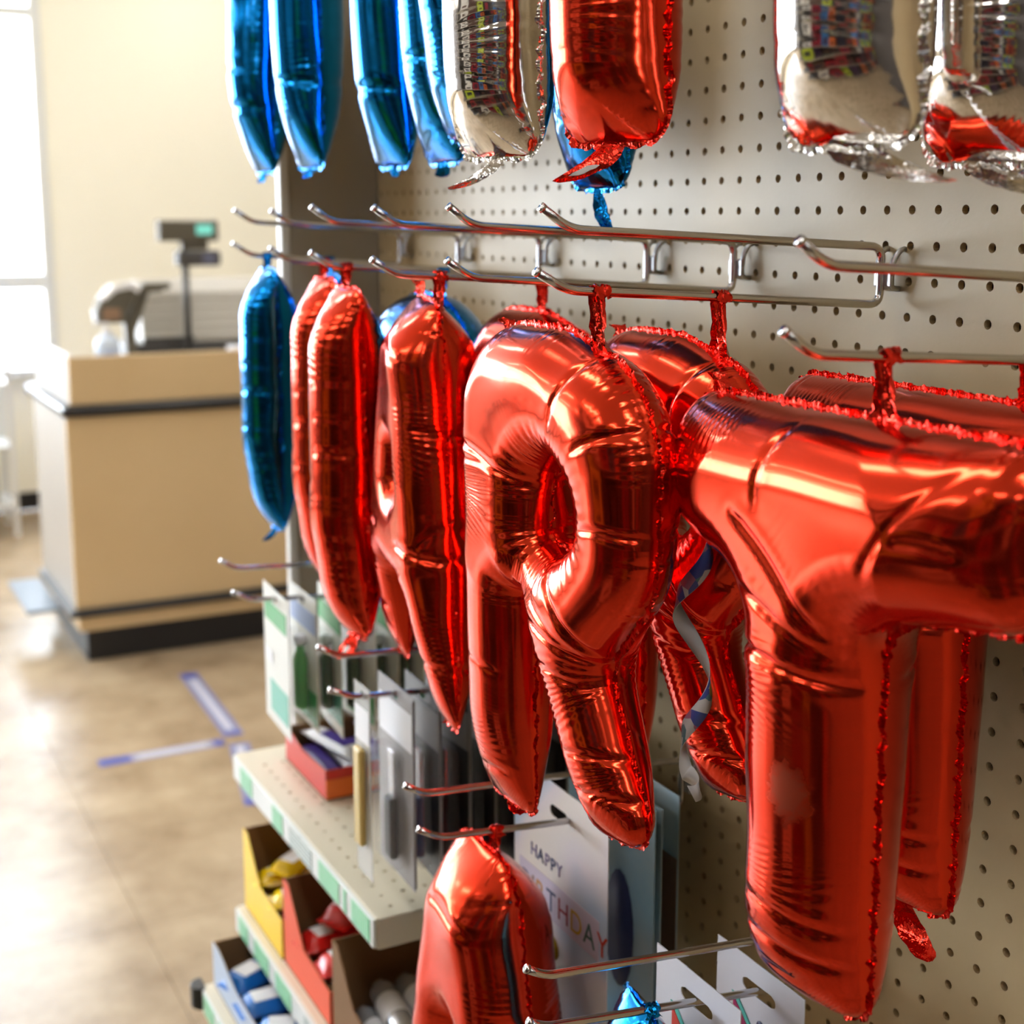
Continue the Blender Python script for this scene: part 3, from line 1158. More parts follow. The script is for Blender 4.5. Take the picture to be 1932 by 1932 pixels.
hang_balloon('O', 'blue', 'h4', -0.125, 0.156, 'blue round-topped balloon peeping out behind the red A balloon', gap=0.024)
hang_balloon('I', 'red', 'h5', -0.1794, 0.038, 'narrow red balloon between another red one and the slim blue one', gap=0.018)
hang_balloon('I', 'blue', 'h6', -0.1896, 0.038, 'slim blue balloon seen edge-on, hanging in front of the wooden counter',
             tails=[(0, 0.028, -0.008, 0.014, 0.009, False)], gap=0.016, scale=0.92)
hang_balloon('I', 'blue', 'h6', -0.110, 0.038, 'blue balloon just showing behind the slim blue one near the divider', gap=0.018, scale=0.92)
# top row
hang_balloon('H', 'blue', 'uh6', -0.178, 0.066, 'blue two-legged letter balloon in the top row by the divider', gap=0.026, scale=1.15,
             tails=[(0, 0.02, 0.004, 0.01, 0.008, False), (1, 0.018, 0.006, 0.01, 0.008, False)])
hang_balloon('U', 'blue', 'uh4', -0.160, 0.070, 'blue two-legged letter balloon in the top row beside the silver one', gap=0.026, scale=1.15,
             tails=[(0, 0.016, 0.004, 0.0, 0.008, False), (1, 0.02, -0.008, 0.0, 0.012, False)])
hang_balloon('L', 'silver', 'uh2', -0.232, 0.038, 'silver balloon in the top row between blue and red ones', gap=0.018, scale=1.09, yaw=72,
             tails=[(0, 0.034, -0.024, 0.03, 0.012, False)])
hang_balloon('I', 'blue', 'uh2', -0.146, 0.038, 'blue balloon end hanging behind the silver and red ones in the top row', gap=0.045, scale=1.06,
             tails=[(0, 0.045, 0.016, 0, 0.010, False)])
hang_balloon('I', 'blue', 'uh3', -0.195, 0.038, 'blue balloon hidden behind the silver one in the top row', gap=0.026)
hang_balloon('L', 'red', 'uh1', -0.240, 0.038, 'red balloon in the top row with a shiny tail and white valve print', gap=0.014, yaw=72, scale=1.09,
             tails=[(0, 0.036, -0.022, 0.03, 0.018, True)])
hang_balloon('L', 'silver', 'unear', -0.228, 0.038, 'silver balloon in the top row above the big red T', gap=0.012, yaw=76, scale=1.06,
             tails=[(0, 0.028, 0.05, -0.01, 0.03, False)])
hang_balloon('L', 'silver', 'unear', -0.130, 0.038, 'silver balloon in the top row tucked closest to the pegboard', gap=0.012, yaw=76, scale=1.06,
             tails=[(0, 0.030, 0.05, -0.01, 0.03, False)])
# lower row
hang_balloon('A', 'red', 'b', -0.2079, 0.135, 'red letter A balloon in the lower row in front of the birthday card', gap=0.020, scale=1.2, yaw=88)
hang_balloon('I', 'blue', 'a', -0.205, 0.060, 'crumpled blue balloon top in the lower row beside the white packs', gap=0.004, scale=0.8, roll=0, yaw=100)

# ------------------------------------------------------------------ curling ribbon
RIB = [rgb(226, 222, 224), rgb(226, 222, 224), rgb(200, 160, 60), rgb(70, 90, 170), rgb(226, 222, 224), rgb(190, 120, 150), rgb(90, 140, 150)]
RIBP = blotch('ribbon_print', RIB, 90, 0.3, 'voronoi')
RIBW = mat('ribbon_white', rgb(232, 228, 228), 0.3)
cx, cyy, zt, zb = -0.2055, 0.717, 1.304, 1.113
V, F, FM = [], [], []
N = 150
for k in range(N + 1):
    f = k / N
    z = zt + (zb - zt) * f
    ph = 0.6 + f * 2 * PI * 1.95
    amp = 0.0165 * (0.55 + 0.6 * math.sin(PI * min(1, f * 1.1 + 0.1)))
    if f > 0.9:
        ph += (f - 0.9) * 22
        z += (f - 0.9) * 0.10
    c = Vector((cx + amp * math.cos(ph) * 0.4, cyy - amp * math.sin(ph), z))
    rad = Vector((math.cos(ph), -math.sin(ph), 0))
    tn = Vector((-math.sin(ph), -math.cos(ph), 0))
    w = (Vector((0, 0, 1)) * 0.85 + tn * 0.5).normalized() * 0.0060
    V += [c - w + rad * .00025, c + w + rad * .00025, c - w - rad * .00025, c + w - rad * .00025]
for k in range(N):
    o = k * 4
    F += [(o, o + 4, o + 5, o + 1), (o + 2, o + 3, o + 7, o + 6), (o, o + 2, o + 6, o + 4), (o + 1, o + 5, o + 7, o + 3)]
    FM += [0, 1, 1, 1]
rib = empty('curling_ribbon', (0, 0, 0))
tag(rib, 'white curling ribbon with colourful print dangling beside the big R balloon', 'ribbon')
rs = pydata('ribbon_strip', V, F, [RIBP, RIBW], rib, True)
rs.data.polygons.foreach_set('material_index', FM)
GOLDF = foil('gold_foil', (0.75, 0.62, 0.30, 1), 0.25)
V = []
kb = bmesh.new()
bmesh.ops.create_icosphere(kb, subdivisions=3, radius=0.0065)
for v in kb.verts:
    v.co *= 1 + random.uniform(-.22, .22)
    v.co.x *= 0.6
    v.co += Vector((cx, cyy, zt + 0.004))
me = bpy.data.meshes.new('ribbon_knot')
kb.to_mesh(me)
kb.free()
link('ribbon_knot', me, GOLDF, rib)
# ------------------------------------------------------------------ shelves
W1 = 0.221
SY0, SY1 = 1.244, 1.752
RAIL = mat('price_rail_white', rgb(226, 230, 228), 0.3)
GREENP = stripes('green_price_label', rgb(90, 190, 130), rgb(188, 226, 204), 'Y', 55, 0.4, 0.62, 2.0)
GREYP = stripes('grey_price_text', rgb(214, 222, 218), rgb(140, 158, 156), 'Z', 60, 0.4, 0.55, 1.0)


def shelf(z, w, label, labels, th=0.034, y0=SY0, y1=SY1):
    t = empty('gondola_shelf', (0, y0, z))
    tag(t, label, 'shelf', 'enamelled shelves on the gondola')
    ln = y1 - y0
    us = [0.02 + 0.0254 * i for i in range(int((ln - 0.03) / 0.0254))]
    vs = [-w + 0.022 + 0.0254 * i for i in range(3)]
    holes_panel('deck', us, vs, 0.0254, 0.0028, -0.003, (0, ln, -w, -0.002), SHELF, t, flat=True)
    box('deck_underside', (-w + 0.002, 0.001, -0.010), (-0.002, ln - 0.001, -0.0032), SHELF, t)
    box('front_lip', (-w - 0.002, 0, -th), (-w, ln, 0.001), SHELF, t, 0.0008)
    box('end_cap', (-w, -0.0012, -th), (-0.004, 0.0, -0.0005), SHELF, t)
    rl = box('price_rail', (-w - 0.0055, 0.001, -th + 0.001), (-w - 0.0022, ln - 0.001, -0.001), RAIL, t, 0.001)
    for (a, b_, m) in labels:
        box('price_label', (-w - 0.0066, a, -th + 0.004), (-w - 0.0057, b_, -0.004), m, rl)
    return t


shelf(0.782, W1, 'upper cream shelf with punched holes and green price labels, holding the red candy tray',
      [(0.010, 0.062, GREENP), (0.078, 0.086, GREENP), (0.100, 0.165, GREENP), (0.19, 0.27, GREYP), (0.295, 0.335, GREENP), (0.42, 0.47, GREENP)])
shelf(0.560, W1 + 0.004, 'middle cream shelf with price labels under the yellow and red cartons',
      [(0.02, 0.07, GREENP), (0.12, 0.22, GREYP), (0.27, 0.33, GREENP), (0.36, 0.42, GREENP), (0.45, 0.49, GREENP)])
shelf(0.455, 0.278, 'deep bottom shelf with green price strip under the blue carton',
      [(0.30, 0.42, GREENP), (0.10, 0.22, GREYP), (0.44, 0.49, GREENP)])
BLK = mat('black_plastic', rgb(28, 30, 30), 0.4)
sb = empty('bumper_corner', (-0.278, 1.758, 0.424))
tag(sb, 'black rounded plastic bumper on the corner of the bottom shelf', 'bumper')
V = []
prism('bumper_shell', [(-0.004 + 0.014 * math.cos(a) * -1, 0.016 * math.sin(a)) for a in [PI * k / 12 - PI / 2 for k in range(13)]] + [(0.001, 0.016), (0.001, -0.016)],
      0.0, 0.032, BLK, sb, 'z', 0.0015)

CARD_IN = mat('raw_carton_inside', rgb(128, 92, 56), 0.8)


def tray(name, lo, hi, front, out_m, label, cat, in_m=CARD_IN, th=0.002, near=None):
    """open display carton: tall far wall, lower aisle side"""
    t = empty(name, ((lo[0] + hi[0]) / 2, (lo[1] + hi[1]) / 2, lo[2]))
    tag(t, label, cat)
    c = Vector(((lo[0] + hi[0]) / 2, (lo[1] + hi[1]) / 2, lo[2]))
    H = hi[2] - lo[2]
    nr = near if near is not None else front
    a = Vector(lo) - c
    b = Vector(hi) - c
    box('carton_base', (a.x, a.y, 0.0), (b.x, b.y, th), in_m, t)
    # far wall, near wall, aisle wall, back wall: printed skin outside, raw board inside
    sl = [(a.y, nr), (a.y + (b.y - a.y) * 0.55, front), (b.y - (b.y - a.y) * 0.12, H), (b.y, H)]
    poly = [(a.y, th)] + sl + [(b.y, th)]
    prism('carton_side', poly, a.x, a.x + th / 2, out_m, t, 'x')
    prism('carton_lining', poly, a.x + th / 2, a.x + th, in_m, t, 'x')
    prism('carton_side', [(a.y, th), (a.y, nr), (a.y + 0.02, H), (b.y, H), (b.y, th)], b.x - th, b.x, in_m, t, 'x')
    box('carton_front', (a.x + th, a.y, th), (b.x - th, a.y + th / 2, nr), out_m, t)
    box('carton_lining', (a.x + th, a.y + th / 2, th), (b.x - th, a.y + th, nr), in_m, t)
    box('carton_back', (a.x + th, b.y - th, th), (b.x - th, b.y, H), in_m, t)
    return t


def packet(name, c, size, ang, m, label, group, cat='packet', tilt=0.0, print_m=None):
    """pillow-shaped wrapper with crimped ends"""
    lx, ly, lz = size
    V, F = [], []
    nu, nv = 10, 6
    for s in (1, -1):
        for i in range(nu + 1):
            for j in range(nv + 1):
                u = i / nu * 2 - 1
                v = j / nv * 2 - 1
                e = max(0, 1 - abs(u) ** 5) ** 0.5 * max(0, 1 - abs(v) ** 4) ** 0.5
                V.append((u * lx / 2, v * ly / 2, s * lz / 2 * e))
    n = (nu + 1) * (nv + 1)
    for s in range(2):
        for i in range(nu):
            for j in range(nv):
                a = s * n + i * (nv + 1) + j
                q = (a, a + nv + 1, a + nv + 2, a + 1)
                F.append(q if s == 0 else q[::-1])
    t = empty(name, c)
    t.rotation_euler = (tilt, 0, ang)
    tag(t, label, cat, group)
    pydata('wrapper', V, F, m, t, True)
    for sx in (-1, 1):
        tv, tf = [], []
        for k in range(9):
            y = (k / 8 - 0.5) * ly * 0.96
            zz = 0.0012 * (k % 2)
            tv += [(sx * lx / 2 * 0.985, y, zz), (sx * (lx / 2 + 0.006), y, -zz)]
        for k in range(8):
            tf.append((2 * k, 2 * k + 1, 2 * k + 3, 2 * k + 2))
        pydata('crimp', tv, tf, m, t)
    if print_m:
        o = box('brand_panel', (-lx * 0.28, -ly * 0.30, lz * 0.46), (lx * 0.22, ly * 0.30, lz * 0.505), print_m, t, 0.0006)
    return t


RED_P = mat('red_carton_print', rgb(205, 32, 22), 0.3)
ORG_P = mat('orange_carton_print', rgb(236, 110, 30), 0.35)
YEL_P = mat('yellow_carton_print', rgb(250, 206, 20), 0.35)
YEL_W = mat('yellow_wrapper', rgb(252, 214, 10), 0.25)
WHT_W = mat('white_wrapper', rgb(232, 232, 236), 0.3)
PUR_W = mat('purple_wrapper', rgb(70, 54, 140), 0.3)
RED_W = mat('red_wrapper', rgb(206, 30, 26), 0.28)
BLU_W = mat('blue_wrapper', rgb(24, 110, 196), 0.28)
BROWN_P = mat('brown_carton_print', rgb(236, 92, 60), 0.5)
BLUEC = mat('pale_blue_carton', rgb(190, 204, 224), 0.5)
BEIGE_PR = mat('beige_lettering_block', rgb(226, 190, 150), 0.5)

# red candy tray on the upper shelf
Z1 = 0.783
ct = tray('candy_tray', (-0.168, 1.545, Z1), (-0.012, 1.70, Z1 + 0.046), 0.036, RED_P,
          'low red and orange candy tray holding purple and white bars on the upper shelf', 'carton', near=0.040)
fx = -0.196 + 0.0805
box('orange_band', (-0.078, -0.0785, 0.003), (0.076, -0.0777, 0.027), ORG_P, ct)
box('lettering_block', (-0.040, -0.0792, 0.008), (0.035, -0.0786, 0.022), BEIGE_PR, ct)
for i in range(4):
    packet('candy_bar', (-0.146 + 0.037 * i, 1.62, Z1 + 0.018), (0.13, 0.032, 0.020), PI / 2, (PUR_W, WHT_W, PUR_W, WHT_W)[i],
           ('purple wrapped candy bar lying in the red tray', 'white wrapped candy bar lying in the red tray')[i % 2], 'candy bars in the red tray', 'candy bar')
for i in range(2):
    packet('candy_bar', (-0.122 + 0.055 * i, 1.635, Z1 + 0.037), (0.12, 0.030, 0.016), PI / 2 + 0.2 - 0.35 * i, (WHT_W, PUR_W)[i],
           ('white wrapped candy bar on top of the heap in the red tray', 'purple wrapped candy bar on top of the heap in the red tray')[i], 'candy bars in the red tray', 'candy bar', print_m=(PUR_W, WHT_W)[i])

# cartons on the middle shelf
Z2 = 0.561
tray('yellow_carton', (-0.218, 1.585, Z2), (-0.06, 1.745, Z2 + 0.115), 0.060, YEL_P,
     'yellow display carton with tall brown inside wall on the middle shelf', 'carton', near=0.055)
k = 0
for i in range(3):
    for j in range(2):
        packet('candy_packet', (-0.182 + 0.045 * i, 1.635 + 0.06 * j, Z2 + 0.052 + 0.004 * ((i + j) % 2)), (0.062, 0.04, 0.024), 0.25 * (i - 1), YEL_W,
               'yellow candy packet with pale panel heaped in the yellow carton', 'yellow packets in the yellow carton', 'candy packet', print_m=WHT_W)
for i in range(2):
    packet('candy_packet', (-0.165 + 0.05 * i, 1.69 + 0.01 * i, Z2 + 0.076), (0.062, 0.04, 0.022), 0.6 - 0.9 * i, YEL_W,
           'yellow candy packet with pale panel heaped in the yellow carton', 'yellow packets in the yellow carton', 'candy packet', print_m=WHT_W)
box_fill = mat('carton_insert', rgb(120, 88, 40), 0.8)
tray('red_carton', (-0.216, 1.415, Z2), (-0.06, 1.580, Z2 + 0.115), 0.052, BROWN_P,
     'orange-red display carton full of red packs, next to the yellow carton', 'carton', near=0.045)
for i in range(3):
    for j in range(2):
        packet('candy_packet', (-0.178 + 0.045 * i, 1.462 + 0.065 * j, Z2 + 0.048), (0.064, 0.042, 0.03), 0.15 * (j - i), RED_W,
               'red candy packet with pale panel heaped in the orange-red carton', 'red packets in the red carton', 'candy packet', print_m=WHT_W)
packet('candy_packet', (-0.150, 1.515, Z2 + 0.083), (0.068, 0.045, 0.034), 0.5, RED_W,
       'red candy packet topmost of the heap in the orange-red carton', 'red packets in the red carton', 'candy packet', print_m=WHT_W)
tray('brown_carton', (-0.214, 1.262, Z2), (-0.05, 1.408, Z2 + 0.115), 0.06, CARD_IN,
     'plain brown carton of silvery rolls at the near end of the middle shelf', 'carton', near=0.05)
SILW = mat('silver_wrapper', rgb(206, 208, 214), 0.22, metal=0.6)
for i in range(4):
    o = empty('foil_roll', (-0.185 + 0.036 * i, 1.335, Z2 + 0.022))
    tag(o, 'silvery foil-wrapped roll lying in the plain brown carton', 'candy roll', 'foil rolls in the brown carton')
    o.rotation_euler = (-PI / 2, 0, 0.05 * i)
    lathe('roll', [(0.006, -0.055), (0.0145, -0.050), (0.016, -0.04), (0.016, 0.04), (0.0145, 0.05), (0.006, 0.055)], SILW, o, 16)
    lathe('paper_band', [(0.0162, -0.02), (0.0164, -0.019), (0.0164, 0.019), (0.0162, 0.02)], WHT_W, o, 16)
for i in range(3):
    o = empty('foil_roll', (-0.168 + 0.036 * i, 1.335, Z2 + 0.050))
    tag(o, 'silvery foil-wrapped roll on the upper layer in the plain brown carton', 'candy roll', 'foil rolls in the brown carton')
    o.rotation_euler = (-PI / 2, 0, 0.1 * i - 0.1)
    lathe('roll', [(0.006, -0.055), (0.0145, -0.050), (0.016, -0.04), (0.016, 0.04), (0.0145, 0.05), (0.006, 0.055)], SILW, o, 16)
    lathe('paper_band', [(0.0162, -0.02), (0.0164, -0.019), (0.0164, 0.019), (0.0162, 0.02)], WHT_W, o, 16)
# blue carton on the bottom shelf
Z3 = 0.456
tray('blue_carton', (-0.266, 1.50, Z3), (-0.085, 1.745, Z3 + 0.064), 0.045, BLUEC,
     'pale blue display carton of blue packets on the bottom shelf', 'carton', near=0.045)
k = 0
for i in range(3):
    for j in range(3):
        k += 1
        packet('candy_packet', (-0.232 + 0.055 * i, 1.545 + 0.072 * j, Z3 + 0.030 + 0.006 * ((i * j) % 2)), (0.066, 0.046, 0.032), 0.4 * (j - 1) + 0.1 * i, BLU_W,
               'blue candy packet with white panel heaped in the pale blue carton', 'blue packets in the blue carton', 'candy packet', print_m=WHT_W)

# ------------------------------------------------------------------ packs and cards on the lower hooks
CLEAR = mat('clear_blister', (1, 1, 1, 1), 0.08, trans=0.0, alpha=0.12)


def card_poly(w, h, slot=True, r=0.006):
    c = []
    for (x, y, a0) in ((w / 2 - r, -r, 0), (-w / 2 + r, -r, 90), (-w / 2 + r, -h + r, 180), (w / 2 - r, -h + r, 270)):
        for k in range(4):
            a = math.radians(a0 + 30 * k)
            c.append((x + r * math.cos(a), y + r * math.sin(a)))
    return c


def plate_with_hole(name, w, h, hole, hy, th, m, parent, r=0.006):
    """card in local (y across, z down from top), thickness along x, with a rounded slot hole=(hw,hh) centred hy below the top"""
    hw, hh = hole
    sx = max(0.0, hw - hh)
    N = 48
    ang = sorted([2 * PI * (k + 0.5) / N for k in range(N)] +
                 [math.atan2(sy_ * (hy if sy_ > 0 else h - hy), sx_ * w / 2) % (2 * PI) for sx_ in (1, -1) for sy_ in (1, -1)])
    outer, inner = [], []
    for a in ang:
        c, s_ = math.cos(a), math.sin(a)
        up = hy if s_ > 0 else h - hy
        k_ = min(w / 2 / max(abs(c), 1e-9), up / max(abs(s_), 1e-9))
        outer.append((c * k_, s_ * k_ - hy))
        k_ = min(hh / max(abs(s_), 1e-9), (sx + hh) / max(abs(c), 1e-9))
        x_, y_ = c * k_, s_ * k_
        if abs(x_) > sx:
            q_ = math.hypot(abs(x_) - sx, y_)
            if q_ > hh:
                x_ = math.copysign(sx + (abs(x_) - sx) * hh / q_, x_)
                y_ = y_ * hh / q_
        inner.append((x_, y_ - hy))
    bm = bmesh.new()
    ov = [bm.verts.new((0, p[0], p[1])) for p in outer]
    iv = [bm.verts.new((0, p[0], p[1])) for p in inner]
    for i in range(len(ang)):
        j = (i + 1) % len(ang)
        bm.faces.new((ov[i], ov[j], iv[j], iv[i]))
    g = bmesh.ops.extrude_face_region(bm, geom=bm.faces[:])
    for v in [e for e in g['geom'] if isinstance(e, bmesh.types.BMVert)]:
        v.co.x += th
    bmesh.ops.recalc_face_normals(bm, faces=bm.faces[:])
    me = bpy.data.meshes.new(name)
    bm.to_mesh(me)
    bm.free()
    return link(name, me, m, parent)


def hang_pack(name, hook, X, w, h, card_m, label, cat, group, hole=(0.007, 0.0045), hy=0.012, yaw=0.0, dz=0.0, dy=0.0):
    Y = HOOKS[hook][0]
    z = rod_z(hook, X) + hy - 0.0012 + dz
    t = empty(name, (X, Y + dy, z))
    t.rotation_euler = (0, 0, yaw)
    tag(t, label, cat, group)
    plate_with_hole('backing_card', w, h, hole, hy, 0.0008, card_m, t)
    return t


def blister(parent, y0, y1, z0, z1, d, m, name='blister'):
    return box(name, (-d, y0, z0), (-0.0004, y1, z1), m, parent, min(d * 0.6, 0.006), 3)


GRN = mat('green_print', rgb(66, 160, 96), 0.4)
TEAL = mat('teal_print', rgb(96, 178, 158), 0.4)
DKG = mat('dark_green_plastic', rgb(22, 74, 40), 0.25)
BRG = mat('bright_green_plastic', rgb(40, 150, 50), 0.2)
PACKW = mat('white_pack_card', rgb(228, 228, 222), 0.45)
LAV = mat('pale_blue_print', rgb(160, 178, 214), 0.45)
gx = [-0.215, -0.182, -0.150, -0.118, -0.086, -0.056]
glab = ['white and green blister pack with rounded corners, outermost on its hook by the divider',
        'white blister pack with bright green bottle, second on the hook by the divider',
        'green and white blister pack, third from the hook tip by the divider',
        'green and white blister pack, fourth from the hook tip by the divider',
        'green and white blister pack, fifth from the hook tip by the divider',
        'green and white blister pack closest to the board on the hook by the divider']
for i, x in enumerate(gx):
    t = hang_pack('blister_pack', 'd', x, 0.115 - 0.006 * (i % 3), 0.175 - 0.008 * (i % 2), PACKW, glab[i], 'blister pack', 'green and white packs on one hook',
                  dy=-0.006 * i, yaw=random.uniform(-.12, .12))
    box('header_print', (-0.0007, -0.050, -0.045), (-0.0001, 0.050, -0.020), GRN if i % 2 == 0 else LAV, t)
    box('label_print', (-0.0007, -0.050, -0.160), (-0.0001, 0.030, -0.120), TEAL if i % 2 == 0 else GRN, t)
    if i == 0:
        box('price_sticker', (-0.0012, 0.015, -0.098), (-0.0008, 0.050, -0.082), WHT_W, t)
    else:
        blister(t, -0.032, 0.032, -0.155, -0.052, 0.022, CLEAR)
        b1 = lathe('bottle', [(0.004, -0.148), (0.013, -0.146), (0.0145, -0.14), (0.0145, -0.085), (0.008, -0.074), (0.006, -0.062)], BRG if i == 1 else DKG, t, 18, (-0.011, -0.006, 0))
        b1.scale = (0.6, 1, 1)
        lathe('cap', [(0.007, -0.066), (0.0075, -0.064), (0.0075, -0.055), (0.006, -0.054)], WHT_W, t, 14, (-0.0066, -0.006, 0))

BLKC = mat('black_pack_card', rgb(36, 34, 36), 0.35)
GRYC = mat('grey_pack_card', rgb(150, 146, 146), 0.4)
STEEL = mat('brushed_steel', rgb(190, 190, 194), 0.25, metal=1.0)
NAVY = mat('navy_handle', rgb(44, 74, 120), 0.3)
GOLDM = mat('golden_handle', rgb(205, 176, 104), 0.35)
blab = ['silvery pack with pale front, outermost but one on the hook above the shelf',
        'black blister pack with navy handle behind the silvery pack',
        'black blister pack, third behind the silvery pack',
        'black blister pack, fourth behind the silvery pack',
        'black blister pack, fifth behind the silvery pack',
        'black blister pack with blue handle, sixth behind the silvery pack',
        'black blister pack closest to the board on the hook above the shelf']
for i, x in enumerate([-0.200, -0.172, -0.146, -0.120, -0.094, -0.068, -0.042]):
    t = hang_pack('blister_pack', 'c', x, 0.098, 0.205 - 0.004 * (i % 3), GRYC if i == 0 else BLKC, blab[i], 'blister pack', 'black packs on one hook',
                  dy=-0.004 * i, yaw=random.uniform(-.08, .08))
    box('header_print', (-0.0007, -0.045, -0.060), (-0.0001, 0.045, -0.020), WHT_W if i == 0 else GRYC, t)
    blister(t, -0.030, 0.030, -0.190, -0.065, 0.016, CLEAR)
    box('tool_blade', (-0.006, -0.008, -0.125), (-0.004, 0.008, -0.070), STEEL, t, 0.0008)
    box('tool_handle', (-0.011, -0.010, -0.186), (-0.002, 0.010, -0.120), NAVY if i in (1, 5) else BLK, t, 0.003)
    # pale rim of the card edge facing the aisle end
    box('edge_strip', (-0.0018, -0.0505, -0.200), (0.0012, -0.0485, -0.004), GRYC, t)
t = hang_pack('stick_pack', 'c', -0.232, 0.042, 0.205, mat('clear_bag', rgb(222, 222, 218), 0.2, alpha=0.55), 'slim clear pack with a golden stick, outermost on the hook above the shelf',
              'stick pack', None, hole=(0.0045, 0.004), hy=0.010, dy=0.010)
box('golden_stick', (-0.008, -0.010, -0.170), (-0.001, 0.010, -0.065), GOLDM, t, 0.003)
box('header_print', (-0.0007, -0.019, -0.060), (-0.0001, 0.019, -0.024), WHT_W, t)

# birthday cards on hook b
CARDM = mat('birthday_card_print', rgb(232, 220, 214), 0.5)
nt = CARDM.node_tree
b_ = nt.nodes['Principled BSDF']
tc = nt.nodes.new('ShaderNodeTexCoord')
n_ = nt.nodes.new('ShaderNodeTexNoise')
n_.inputs['Scale'].default_value = 9
n_.inputs['Detail'].default_value = 1
nt.links.new(tc.outputs['Object'], n_.inputs['Vector'])
r_ = nt.nodes.new('ShaderNodeValToRGB')
r_.color_ramp.elements[0].position = 0.36
r_.color_ramp.elements[0].color = rgb(190, 204, 226)
r_.color_ramp.elements[1].position = 0.6
r_.color_ramp.elements[1].color = rgb(240, 226, 218)
e_ = r_.color_ramp.elements.new(0.48)
e_.color = rgb(236, 222, 226)
nt.links.new(n_.outputs['Fac'], r_.inputs['Fac'])
nt.links.new(r_.outputs['Color'], b_.inputs['Base Color'])
SKYC = mat('sky_blue_card_print', rgb(150, 190, 212), 0.45, var=(11, rgb(196, 206, 206)))
NAVYP = mat('navy_print', rgb(46, 52, 92), 0.5)
bc = hang_pack('greeting_card', 'b', -0.135, 0.170, 0.32, CARDM, 'large pale birthday card with colourful lettering behind the lower A balloon', 'greeting card',
               None, hole=(0.016, 0.0055), hy=0.026, dy=0.018)


def letters(txt, size, cols, y_left, z, parent, tilt=0.0, gap=None):
    """flat raised printed letters reading left to right for someone in the aisle (facing +x)"""
    y = y_left
    zz = z
    for i, ch in enumerate(txt):
        cu = bpy.data.curves.new('printed_letter', 'FONT')
        cu.body = ch
        cu.size = size
        cu.extrude = 0.0002
        cu.align_x = 'LEFT'
        tmp = bpy.data.objects.new('tmp', cu)
        COL.objects.link(tmp)
        bpy.context.view_layer.update()
        me = bpy.data.meshes.new_from_object(tmp.evaluated_get(bpy.context.evaluated_depsgraph_get()))
        bpy.data.objects.remove(tmp)
        wd = max((v.co.x for v in me.vertices), default=size * 0.5)
        o = link('printed_letter', me, cols[i % len(cols)], parent)
        # letter x -> -y, letter y -> z, normal -> -x
        o.matrix_local = Matrix(((0, 0, -1, -0.0006), (-1, 0, 0, y), (0, 1, 0, zz), (0, 0, 0, 1)))
        y -= wd + (gap or size * 0.10)
        zz += tilt * (wd + (gap or size * 0.10))
    return y


cols = [mat('print_' + n, c, 0.5) for n, c in (('mauve', rgb(130, 110, 150)), ('brown', rgb(150, 100, 70)), ('orange', rgb(206, 140, 70)), ('navy', rgb(60, 66, 110)),
                                                 ('crimson', rgb(160, 40, 60)), ('mustard', rgb(206, 160, 40)), ('teal', rgb(60, 100, 90)), ('scarlet', rgb(190, 60, 40)))]
letters('HAPPY', 0.018, [cols[0], cols[3]], 0.052, -0.085, bc)
letters('BIRTHDAY', 0.030, cols, 0.070, -0.126, bc)
BAN = mat('banner_print', rgb(214, 196, 214), 0.5)
box('banner_print', (-0.0005, -0.072, -0.134), (-0.0001, 0.074, -0.096), BAN, bc)
lathe('balloon_print', [(0.001, -0.0002), (0.012, -0.0002), (0.012, 0.0002), (0.001, 0.0002)], cols[5], bc, 20).matrix_local = Matrix(((0, 0, -1, -0.0006), (-1, 0, 0, 0.01), (0, 1, 0, -0.160), (0, 0, 0, 1)))
box('pink_tab_print', (-0.0007, 0.035, -0.024), (-0.0001, 0.065, -0.018), mat('print_pink', rgb(230, 150, 180), 0.5), bc)
c2 = hang_pack('greeting_card', 'b', -0.085, 0.150, 0.30, SKYC, 'sky blue card with dark figure print directly behind the birthday card', 'greeting card', None,
               hole=(0.016, 0.0055), hy=0.026, dy=0.012, dz=0.004)
lathe('figure_print', [(0.001, -0.0002), (0.03, -0.0002), (0.03, 0.0002), (0.001, 0.0002)], NAVYP, c2, 20).matrix_local = Matrix(((0, 0, -1, -0.0006), (-0.8, 0, 0, -0.02), (0, 1.9, 0, -0.135), (0, 0, 0, 1)))
c3 = hang_pack('greeting_card', 'b', -0.078, 0.150, 0.30, SKYC, 'sky blue card pressed against the back of the dark figure card', 'greeting card', None,
               hole=(0.016, 0.0055), hy=0.026, dy=0.012, dz=0.004)
c4 = hang_pack('greeting_card', 'b', -0.048, 0.150, 0.30, SKYC, 'sky blue card closest to the pegboard behind the other cards', 'greeting card', None,
               hole=(0.016, 0.0055), hy=0.026, dy=0.030, dz=0.006)
box('shade_print', (-0.0007, -0.074, -0.29), (-0.0001, 0.074, -0.06), mat('brown_print', rgb(110, 84, 66), 0.5), c4)  # flat brown panel over most of the card below its slot

